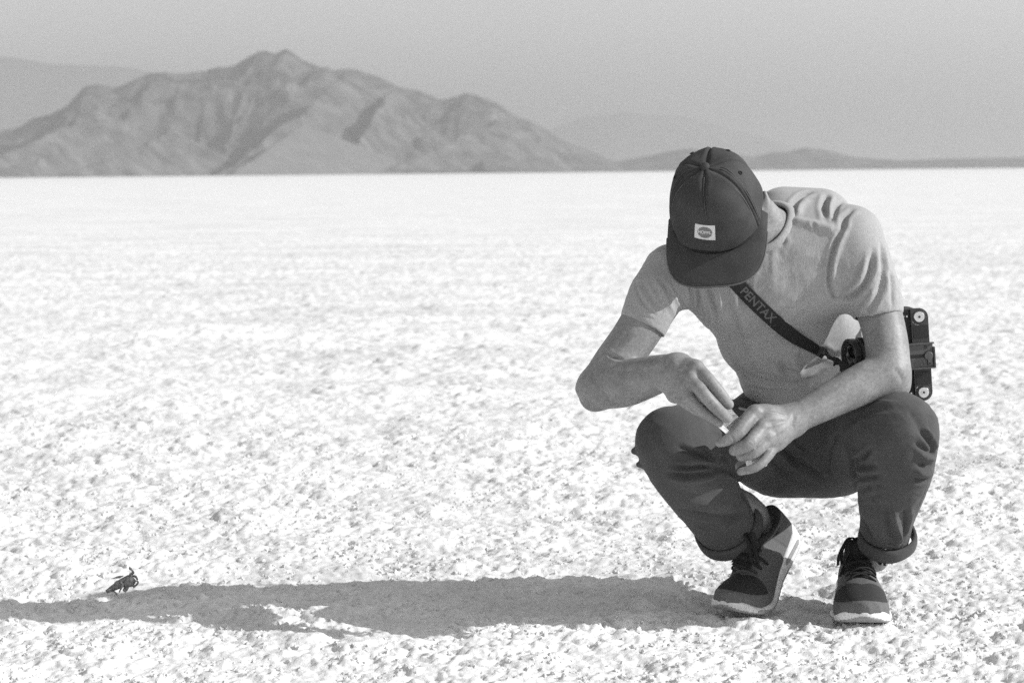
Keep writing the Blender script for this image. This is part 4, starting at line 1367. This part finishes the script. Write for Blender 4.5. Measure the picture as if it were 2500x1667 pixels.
    shoe = pmesh('sneaker', W(v), f, None, person, mats=[M_OVER, M_MESH, M_SUEDE, M_MESH, M_SUEDE], fmat=fm)
    shoe['label'] = label
    s_o = pmesh('sole', W(sole_v), sole_f, None, shoe, mats=[M_RUBBER, M_OUTSOLE], fmat=sole_m)
    # air window in the heel, both sides
    for sg in (-1, 1):
        pts = [(x, np.interp(x, SX, SC) + sg * (np.interp(x, SX, SW) * 1.045 + .0002), .020 + .003 * (x - .05) / .06) for x in np.linspace(.028, .092, 12)]
        mb = MB().tube(pts, [.0030] + [.0052] * 10 + [.0030], 10, flat=(1, .35), up=(0, 1, 0))
        mb.v = [tuple(q) for q in W(np.array(mb.v))]
        pbuild(mb, 'heel_window', M_OUTSOLE, shoe, smooth=True)
    # laces
    def topz(x, y):
        w = np.interp(x, SX, UW); b = np.interp(x, SX, STOP) - .006; t = np.interp(x, SX, UT)
        return b + (t - b) * max(1 - (abs(y) / w) ** 2.5, .02) ** (1 / 2.5)
    rr = random.Random(seed)
    def lace(pts, r=.0024):
        pts = spline([(*p, 0) for p in pts], 4)[:, :3]
        up = np.tile([0, 0, 1.0], (len(pts), 1))
        mb = MB().tube(pts, r, 8, flat=(1.25, .75), up=up)
        mb.v = [tuple(q) for q in W(np.array(mb.v))]
        pbuild(mb, 'lace', M_LACE, shoe, smooth=True)
    for k, x in enumerate((.202, .184, .166, .148, .130)):
        hw = .020 + .0018 * k
        for sg in (-1, 1):
            x1 = x - .012
            pts = []
            for t in np.linspace(0, 1, 6):
                xx = x + (x1 - x) * t; yy = sg * hw * (1 - 2 * t)
                pts.append((xx, yy + .004, topz(xx, yy) + .0030 + .0045 * (k >= 2) + .002 * math.sin(t * math.pi) + (.0015 if sg > 0 else 0)))
            lace(pts)
        for sg in (-1, 1):
            yy = sg * (hw + .003)
            lace([(x + .001, yy + .004 - sg * .006, topz(x, yy - sg * .006) + .003), (x, yy + .004, topz(x, yy) + .0018), (x - .002, yy + .004 + sg * .004, topz(x, yy + sg * .004) - .0005)], .0026)
    kx, kz = .107, .134
    lace([(kx + .004, -.006, kz - .004), (kx, 0, kz + .002), (kx + .004, .006, kz - .004)], .0036)
    for sg in (-1, 1):
        j = lambda s=.004: rr.uniform(-s, s)
        lace([(kx, 0, kz), (kx + .012, sg * .016, kz + .006 + j()), (kx + .026, sg * .026, kz - .006 + j()), (kx + .046, sg * .031, kz - .030), (kx + .046, sg * .037, kz - .038), (kx + .028, sg * .035, kz - .016), (kx + .010, sg * .020, kz), (kx, sg * .002, kz)], .0023)
        lace([(kx, 0, kz), (kx + .008, -sg * .020, kz + .006), (kx + .018, -sg * .032, kz - .006 + j()), (kx + .036, -sg * .042, kz - .024), (kx + .050, -sg * .045, kz - .040)], .0022)
    return shoe

def placer(origin, fwd, medial_sign):
    fwd = unit([fwd[0], fwd[1], 0]); up = np.array([0, 0, 1.0])
    lat = np.cross(up, fwd) * medial_sign
    def fn(p):
        p = np.asarray(p, float)
        q = (p - np.array([.188, 0, 0])) * 1.05
        return np.asarray(origin) + q[:, :1] * fwd + q[:, 1:2] * lat + q[:, 2:3] * up
    return fn
# viewer's right shoe, flat on the salt; ball of the foot is the origin
def on_ground(px, py):
    d = RAY(px, py)
    return CAM + d * (-CAM[2] / d[2])
fr = np.array([-.07, -.997, 0]); fr /= np.linalg.norm(fr)
tip = on_ground(2119, 1530)
sR = build_sneaker(placer(tip - fr * .105 + np.array([0, 0, -.002]), fr, -1), 0, 3, 'flat sneaker with white sole and dark laces on the right')
fl = np.array([-.68, -.74, 0]); fl /= np.linalg.norm(fl)
tipl = on_ground(1764, 1498)
sL = build_sneaker(placer(tipl - fl * .100 + np.array([0, 0, -.002]), fl, 1), 43, 5, 'sneaker on its toes with heel lifted on the left')

# ================================================================== THE CAMERA ON ITS STRAP
M_CAMBODY = mat_noise('camera_leatherette', 0.022, 0.045, 900, rough=0.6, bump=.3, bscale=1500, bdist=.0004)
M_CAMPLATE = mat_noise('camera_black_paint', 0.040, 0.060, 90, rough=0.42, spec=.5)
M_CAMGREY = mat_noise('anodised_grey', 0.085, 0.11, 200, rough=0.45, spec=.5)
M_CHROME = _metal('satin_chrome', 0.75, 0.32)
M_GLASS = mat_noise('lens_glass', 0.008, 0.015, 20, rough=0.08, spec=.6)
M_PRINT = mat_noise('strap_print', 0.10, 0.14, 700, rough=0.8)

YB = .005                                       # depth of the camera's base plate
K1, K2 = P(2243, 773, YB), P(2254, 957, YB)      # the two film spool keys
c_mid = (K1 + K2) / 2
ay = unit(K1 - K2)                               # along the camera (up in the picture)
az = np.array([0.0, -1.0, 0.10]); az = unit(az - ay * (az @ ay))     # out of the base, towards the viewer
ax = np.cross(ay, az)                            # to the viewer's right
device = empty('film_camera', c_mid)
tag(device, 'black film camera hanging upright behind the elbow on a neck strap', 'camera')
DO = np.array(device.location)
def dbuild(mb, name, mat, parent=None, **kw):
    mb.v = [tuple(np.asarray(x) - DO) for x in mb.v]
    return mb.build(name, mat, parent or device, **kw)
def D(x, y, z=0.0):
    return c_mid + ax * x + ay * y + az * z
hl = np.linalg.norm(K1 - K2) / 2                 # half distance between the keys
def stadium(w0, w1, top, bot, n=10):
    """outline: x from w0 to w1, rounded on the right at both ends"""
    r = (w1 - w0) * .52
    pts = [(w0, bot), (w1 - r, bot)]
    pts += [(w1 - r + r * math.sin(t), bot + r - r * math.cos(t)) for t in np.linspace(.15, math.pi / 2, n)]
    pts += [(w1 - r + r * math.cos(t), top - r + r * math.sin(t)) for t in np.linspace(0, math.pi / 2 - .15, n)]
    pts += [(w1 - r, top), (w0, top)]
    return pts
# body behind the plate
dbuild(MB().prism(stadium(-.036, .0165, hl + .0165, -hl - .0165), D(0, 0, -.085), ax, ay, az, .081, .002), 'body', M_CAMBODY, smooth=False)
# base plate and its recessed panels
dbuild(MB().prism(stadium(-.017, .0185, hl + .0175, -hl - .0175), D(0, 0, -.004), ax, ay, az, .007, .0012), 'base_plate', M_CAMPLATE)
for y0, y1 in ((.034, .060), (-.060, -.034)):
    dbuild(MB().prism([(-.014, y0), (.0175, y0), (.0175, y1), (-.014, y1)], D(0, 0, .003), ax, ay, az, .0014, .0006), 'film_back_panel', M_CAMBODY)
for sg, kc in ((1, K1), (-1, K2)):
    c = kc + az * .003
    k = dbuild(MB().lathe(c, az, [(0, .0112), (.0020, .0112), (.0034, .0102), (.0036, .0070), (.0030, .0066), (.0030, .0048), (.0042, .0044), (.0042, .0028), (.0022, .0024), (.0020, .0003)], 28), 'spool_key', M_CHROME, angle=35)
    dbuild(MB().lathe(c + az * .0020, az, [(0, .0021), (.0012, .0019), (.0014, .0004)], 14), 'key_socket', M_CAMBODY, k)
    # dark lip and the small index marks around the key
    dbuild(MB().tube([c + .0133 * (ax * math.cos(t) + ay * math.sin(t)) for t in np.linspace(0, 2 * math.pi, 33)], .0009, 6), 'key_ring', M_CAMPLATE, k, smooth=True)
    for t in ((-2.6, -2.2, -1.9) if sg > 0 else (2.7, 2.3)):
        m0 = c + .0165 * (ax * math.cos(t) + ay * math.sin(t)); m1 = c + .0165 * (ax * math.cos(t + .25) + ay * math.sin(t + .25))
        dbuild(MB().tube([m0, m1], .0006, 5), 'index_mark', M_CHROME, k)
# strap lugs on the shaded side
for y in (hl + .002, -hl - .001):
    dbuild(MB().lathe(D(-.022, y, -.006), -ax * 1.0, [(0, .0030), (.003, .0030), (.0035, .0018), (.006, .0018), (.0065, .0032), (.008, .0030), (.0085, .001)], 16), 'strap_lug', M_CHROME, angle=40)
# tripod quick release plate with its lever
py_ = -.002
qr = dbuild(MB().prism([(-.030, py_ - .024), (.0225, py_ - .024), (.0225, py_ + .024), (-.030, py_ + .024)], D(0, 0, .0035), ax, ay, az, .008, .001), 'quick_release_plate', M_CAMGREY)
for yy in (-.0262, .0235):
    dbuild(MB().prism([(-.031, py_ + yy), (.025, py_ + yy), (.025, py_ + yy + .0028), (-.031, py_ + yy + .0028)], D(0, 0, .003), ax, ay, az, .0125, .0006), 'plate_rail', M_CAMGREY, qr)
dbuild(MB().prism([(.0226, py_ - .026), (.0262, py_ - .026), (.0262, py_ + .017), (.0226, py_ + .017)], D(0, 0, .003), ax, ay, az, .012, .0006), 'plate_stop', M_CAMPLATE, qr)
dbuild(MB().prism([(-.030, py_ - .0035), (.004, py_ - .0035), (.004, py_ + .0035), (-.030, py_ + .0035)], D(0, 0, .0112), ax, ay, az, .0006), 'slot', M_CAMBODY, qr)
lk = dbuild(MB().lathe(D(.0125, py_ - .0005, .0112), az, [(0, .0088), (.0036, .0088), (.0046, .0078), (.0048, .001)], 26), 'lock_knob', M_CAMGREY, angle=40)
dbuild(MB().prism([(.0105, py_ - .0195), (.0170, py_ - .0195), (.0180, py_ - .004), (.0100, py_ - .004)], D(0, 0, .0135), ax, ay, az, .0028, .0006), 'lever', M_CAMGREY, lk)
dbuild(MB().lathe(D(.0142, py_ - .0160, .0160), az, [(0, .0022), (.0010, .0020), (.0011, .0003)], 12), 'lever_hole', M_CAMBODY, lk)
dbuild(MB().lathe(D(.0080, py_ + .0175, .0112), az, [(0, .0040), (.0012, .0038), (.0014, .0028), (.0008, .0024), (.0008, .0003)], 16), 'plate_screw', M_CAMPLATE, qr)
# lens, pointing to the viewer's left past the ribs
LA, LB = P(2072, 868, -.070), P(2200, 856, -.035)
la = unit(LA - LB); ll = np.linalg.norm(LA - LB)
lens = dbuild(MB().lathe(LB, la, [(0, .027), (ll * .35, .028), (ll * .45, .030), (ll * .62, .0315), (ll * .66, .0300), (ll * .70, .0318), (ll * .82, .0325), (ll * .84, .0310), (ll * .87, .0310), (ll * .89, .0330), (ll, .0335), (ll + .001, .0325), (ll + .0008, .0290), (ll - .004, .0285), (ll - .004, .001)], 40), 'lens', M_CAMPLATE, angle=25)
for q in (.68, .855):
    dbuild(MB().tube([LB + la * ll * q + .0318 * (unit(np.cross(la, [0, 0, 1])) * math.cos(t) + np.cross(la, unit(np.cross(la, [0, 0, 1]))) * math.sin(t)) for t in np.linspace(0, 2 * math.pi, 41)], .0007, 5), 'lens_ring', M_CHROME if q < .7 else M_CAMGREY, lens, smooth=True)
nr = 44
e1 = unit(np.cross(la, [0, 0, 1])); e2 = np.cross(la, e1)
mb = MB()
for k in range(nr):
    t = 2 * math.pi * k / nr
    d = e1 * math.cos(t) + e2 * math.sin(t)
    mb.tube([LB + la * ll * .705 + d * .0322, LB + la * ll * .815 + d * .0328], .0012, 5)
o = dbuild(mb, 'focus_grip', M_CAMBODY, lens)
dbuild(MB().lathe(LB + la * (ll - .0045), la, [(0, .0245), (.0018, .019), (.0028, .011), (.0032, .001)], 32), 'front_element', M_GLASS, lens, smooth=True)

# strap: lies over the shirt from the far shoulder to the camera
def strap():
    px = [(1700, 560), (1735, 612), (1772, 662), (1803, 697), (1838, 733), (1878, 771), (1915, 803), (1945, 825), (1975, 843), (2003, 859), (2030, 876), (2052, 890)]
    wid = [.0148, .0148, .0148, .0148, .0148, .0146, .0142, .0130, .0110, .0100, .0098, .0098]
    pts, nr_ = [], []
    for q in px:
        h, nn = hit(shirt_bvh, *q)
        if h is None:
            h, nn = P(*q, -.06), np.array([0, -1.0, 0])
        pts.append(h); nr_.append(unit(np.array(nn) + [0, -.8, 0]))
    pts = np.array(pts); nr_ = np.array(nr_)
    for _ in range(2):
        nr_[1:-1] = (nr_[:-2] + 2 * nr_[1:-1] + nr_[2:]) / 4
    pts = pts + nr_ * .004
    # the strap is taut: it bridges hollows
    for _ in range(3):
        mid = (pts[:-2] + pts[2:]) / 2
        dlt = ((mid - pts[1:-1]) * nr_[1:-1]).sum(1)
        pts[1:-1] += nr_[1:-1] * np.maximum(dlt, 0)[:, None]
    pts[-1] = P(2056, 894, -.118); pts[-2] = .3 * pts[-2] + .7 * P(2030, 877, -.098)
    # over the shoulder, down the back and round to the camera
    h0 = [P(1760, 640, .12), P(1730, 560, .06), P(1712, 545, .0)]
    pre = [P(2180, 860, .10), P(2080, 800, .17), P(1950, 700, .20), P(1840, 610, .17), P(1760, 565, .10), P(1715, 548, .03)]
    ln = np.vstack([pre, pts[1:]])
    nn = np.vstack([[unit([.8, .6, 0]), unit([.3, .9, .2]), unit([0, .9, .4]), unit([-.1, .7, .7]), unit([-.2, .1, 1]), unit([-.2, -.4, .9])], nr_[1:]])
    ww = [.012, .014, .0165, .0165, .0165, .0165] + wid[1:]
    end = P(2084, 913, -.122); ln = np.vstack([ln, [end, P(2130, 925, -.085)]]); nn = np.vstack([nn, [[0, -1, 0], [0, -1, 0]]]); ww += [.0098, .0095]
    a = spline(np.hstack([ln, nn, np.array(ww)[:, None]]), 8)
    L, Nn, Wd = a[:, :3], a[:, 3:6], a[:, 6]
    vs = []
    T = np.gradient(L, axis=0)
    sid = []
    for i in range(len(L)):
        t = unit(T[i]); n_ = unit(Nn[i] - t * (Nn[i] @ t)); s_ = np.cross(t, n_)
        sid.append((t, n_, s_))
        for a_, b_ in ((-1, 0), (-.96, .0013), (-.5, .0017), (0, .0018), (.5, .0017), (.96, .0013), (1, 0), (.96, -.0008), (0, -.001), (-.96, -.0008)):
            vs.append(L[i] + s_ * Wd[i] * a_ + n_ * b_)
    m = 10
    fs = [[i * m + k, i * m + (k + 1) % m, (i + 1) * m + (k + 1) % m, (i + 1) * m + k] for i in range(len(L) - 1) for k in range(m)]
    st = dbuild(MB().add(vs, fs), 'strap', M_BLACK, angle=50)
    # raised lettering along the wide part
    cum = np.concatenate([[0], np.cumsum(np.linalg.norm(np.diff(L, axis=0), axis=1))])
    front = [i for i in range(len(L)) if L[i][1] < .1]
    def near(q):
        return min(front, key=lambda i: sum((np.array(proj(L[i])) - q) ** 2))
    i0, i1 = near((1811, 706)), near((1891, 783))
    s0, s1 = cum[i0], cum[i1]
    tv_, tf_ = text_mesh('PENTAX', .0215)
    x0, x1 = tv_[:, 0].min(), tv_[:, 0].max()
    out = []
    for x, y in tv_:
        s = s0 + (x - x0) / (x1 - x0) * (s1 - s0)
        p = np.array([np.interp(s, cum, L[:, c]) for c in range(3)])
        i = int(np.clip(np.searchsorted(cum, s), 0, len(L) - 1))
        t, n_, s_ = sid[i]
        sg = 1 if s_[2] > 0 else -1
        out.append(p + s_ * sg * y * 1.12 + n_ * .0024)
    dbuild(MB().add(out, tf_), 'lettering', M_PRINT, st)
    # sewn end of the wide part and the ladder buckle
    for q, hw, ln_, th, nm, mt in (((1940, 821), .0128, .010, .0034, 'strap_end', M_BLACK), ((2004, 860), .0112, .009, .0040, 'buckle', M_CAMPLATE), ((2018, 868), .0118, .0035, .0046, 'buckle', M_CAMGREY)):
        i = near(q); t, n_, s_ = sid[i]
        dbuild(MB().prism([(-hw, -ln_), (hw, -ln_), (hw, ln_), (-hw, ln_)], L[i] - n_ * .0015, s_, t, n_, th + .0015, .0008), nm, mt, st)
    return st
strap()

# ================================================================== THINGS IN THE HANDS
M_FOIL, ntf, bf_ = material('clear_wrapper')
bf_.inputs['Base Color'].default_value = grey(.62); bf_.inputs['Roughness'].default_value = .22
bf_.inputs['Alpha'].default_value = .55
nzf = nd(ntf, 'ShaderNodeTexNoise', Scale=160.0, Detail=2); bpf = nd(ntf, 'ShaderNodeBump', Strength=.6, Distance=.002)
ntf.links.new(nzf.outputs['Fac'], bpf.inputs['Height']); ntf.links.new(bpf.outputs[0], bf_.inputs['Normal'])
M_PAPER = mat_noise('white_paper', .70, .80, 80, rough=.6, bump=.2, bscale=200)

def sheet(name, corners, thick, mat, parent=None, origin=None, nx=8, ny=6, crinkle=.001, seed=1):
    c = [np.asarray(q, float) for q in corners]
    nrm = unit(np.cross(c[1] - c[0], c[3] - c[0]))
    r = np.random.default_rng(seed)
    top, bot = [], []
    for j in range(ny):
        for i in range(nx):
            u, w = i / (nx - 1), j / (ny - 1)
            p = (c[0] * (1 - u) + c[1] * u) * (1 - w) + (c[3] * (1 - u) + c[2] * u) * w
            z = r.normal() * crinkle
            top.append(p + nrm * (z + thick / 2)); bot.append(p + nrm * (z - thick / 2))
    vs = top + bot; o = len(top); fs = []
    for j in range(ny - 1):
        for i in range(nx - 1):
            a = j * nx + i
            fs.append([a, a + 1, a + nx + 1, a + nx]); fs.append([o + a, o + a + nx, o + a + nx + 1, o + a + 1])
    for i in range(nx - 1):
        fs.append([i, o + i, o + i + 1, i + 1]); a = (ny - 1) * nx + i; fs.append([a, a + 1, o + a + 1, o + a])
    for j in range(ny - 1):
        a = j * nx; fs.append([a, a + nx, o + a + nx, o + a]); a += nx - 1; fs.append([a, o + a, o + a + nx, a + nx])
    mb = MB().add([v - (origin if origin is not None else 0) for v in vs], fs)
    return mb.build(name, mat, parent)
wo = P(1770, 1040, -.27)
wrap = empty('wrapper', wo)
tag(wrap, 'small shiny clear wrapper pinched between the fingertips of both hands', 'wrapper')
sheet('film_sheet', [P(1750, 1018, -.272), P(1776, 1060, -.276), P(1806, 1022, -.262), P(1784, 996, -.262)], .0008, M_FOIL, wrap, wo, seed=3)
sheet('folded_edge', [P(1744, 1034, -.286), P(1776, 1062, -.286), P(1782, 1052, -.284), P(1750, 1024, -.284)], .0012, M_PAPER, wrap, wo, nx=7, ny=3, crinkle=.0006, seed=5)
sheet('folded_edge', [P(1752, 972, -.287), P(1776, 1000, -.287), P(1780, 996, -.285), P(1756, 968, -.285)], .0010, M_PAPER, wrap, wo, nx=5, ny=3, crinkle=.0004, seed=6)
ro = P(1850, 1120, -.235)
roll = empty('film_roll', ro)
tag(roll, 'small white roll tucked in the palm behind the little finger', 'film roll')
rc0, rc1 = P(1830, 1128, -.250), P(1864, 1121, -.240)
raxis = unit(rc1 - rc0); rl = np.linalg.norm(rc1 - rc0)
mb = MB().lathe(rc0 - ro, raxis, [(0, .0100), (.001, .0108), (rl - .001, .0108), (rl, .0100)], 26); mb.build('paper_roll', M_PAPER, roll, angle=40)
mb = MB().lathe(rc1 - ro, raxis, [(-.0005, .0140), (.0016, .0142), (.0022, .0130), (.0024, .0050), (.0018, .0046), (.0018, .0004)], 26); mb.build('spool_flange', M_PAPER, roll, angle=40)
mb = MB().lathe(rc0 - ro, -raxis, [(-.0005, .0140), (.0016, .0142), (.0022, .0130), (.0024, .0050), (.0018, .0046), (.0018, .0004)], 26); mb.build('spool_flange', M_PAPER, roll, angle=40)

# ================================================================== DRIED SCRAP ON THE SALT
M_DRY = mat_noise('dried_husk', .07, .38, 160, rough=.8, bump=.4, bscale=400, bdist=.001)
M_DRYLEAF = mat_noise('dried_membrane', .16, .40, 120, rough=.7, bump=.3, bscale=300, bdist=.001)
do = on_ground(300, 1440)
scrap = empty('dried_insect', do)
tag(scrap, 'small dark dried insect lying on the salt at the edge of the shadow', 'insect')
YS = do[1]
def S_(px, py, dy=0.0):
    return P(px + 4, py + 7 + max(0, 1392 - py) * .35, YS + dy) - do
def srod(name, pts, r, mat=M_DRY, flat=None):
    a = spline([(*p, 0) for p in pts], 4)[:, :3] if len(pts) > 2 else np.array(pts)
    rr = np.interp(np.linspace(0, 1, len(a)), np.linspace(0, 1, len(r)), r) if not np.isscalar(r) else [r] * len(a)
    return MB().tube(a, list(rr), 8, flat=flat).build(name, mat, scrap, smooth=True)
srod('abdomen', [S_(256, 1437), S_(275, 1426), S_(295, 1415), S_(313, 1404)], [.004, .0075, .010, .009])
srod('thorax', [S_(300, 1418, -.006), S_(313, 1412, -.004), S_(322, 1404)], [.009, .0125, .009])
srod('head', [S_(306, 1432, -.010), S_(300, 1428, -.012)], [.0065, .0075])
srod('antenna', [S_(308, 1404), S_(313, 1396), S_(321, 1390), S_(318, 1380), S_(314, 1374), S_(312, 1365)], [.0030, .0022, .0034, .0018, .0034, .0008])
srod('leg', [S_(330, 1410, -.006), S_(333, 1414, -.010), S_(328, 1421, -.012), S_(321, 1425, -.012)], [.0018, .0022, .0022, .003])
srod('leg', [S_(290, 1412, -.010), S_(296, 1420, -.013), S_(292, 1428, -.014), S_(287, 1438, -.014)], [.0020, .0026, .0020, .0014])
srod('leg', [S_(318, 1398), S_(327, 1400), S_(332, 1408)], [.0020, .0030, .0020])
srod('leg', [S_(262, 1437, -.008), S_(274, 1436, -.010), S_(282, 1445, -.010)], [.0014, .0022, .0016])
sheet('wing', [S_(265, 1406), S_(288, 1404), S_(300, 1397), S_(284, 1398)], .0008, M_DRYLEAF, scrap, None, seed=8)
sheet('wing', [S_(258, 1432, .004), S_(290, 1412, .004), S_(312, 1398, .004), S_(280, 1410, .004)], .0008, M_DRYLEAF, scrap, None, seed=9)
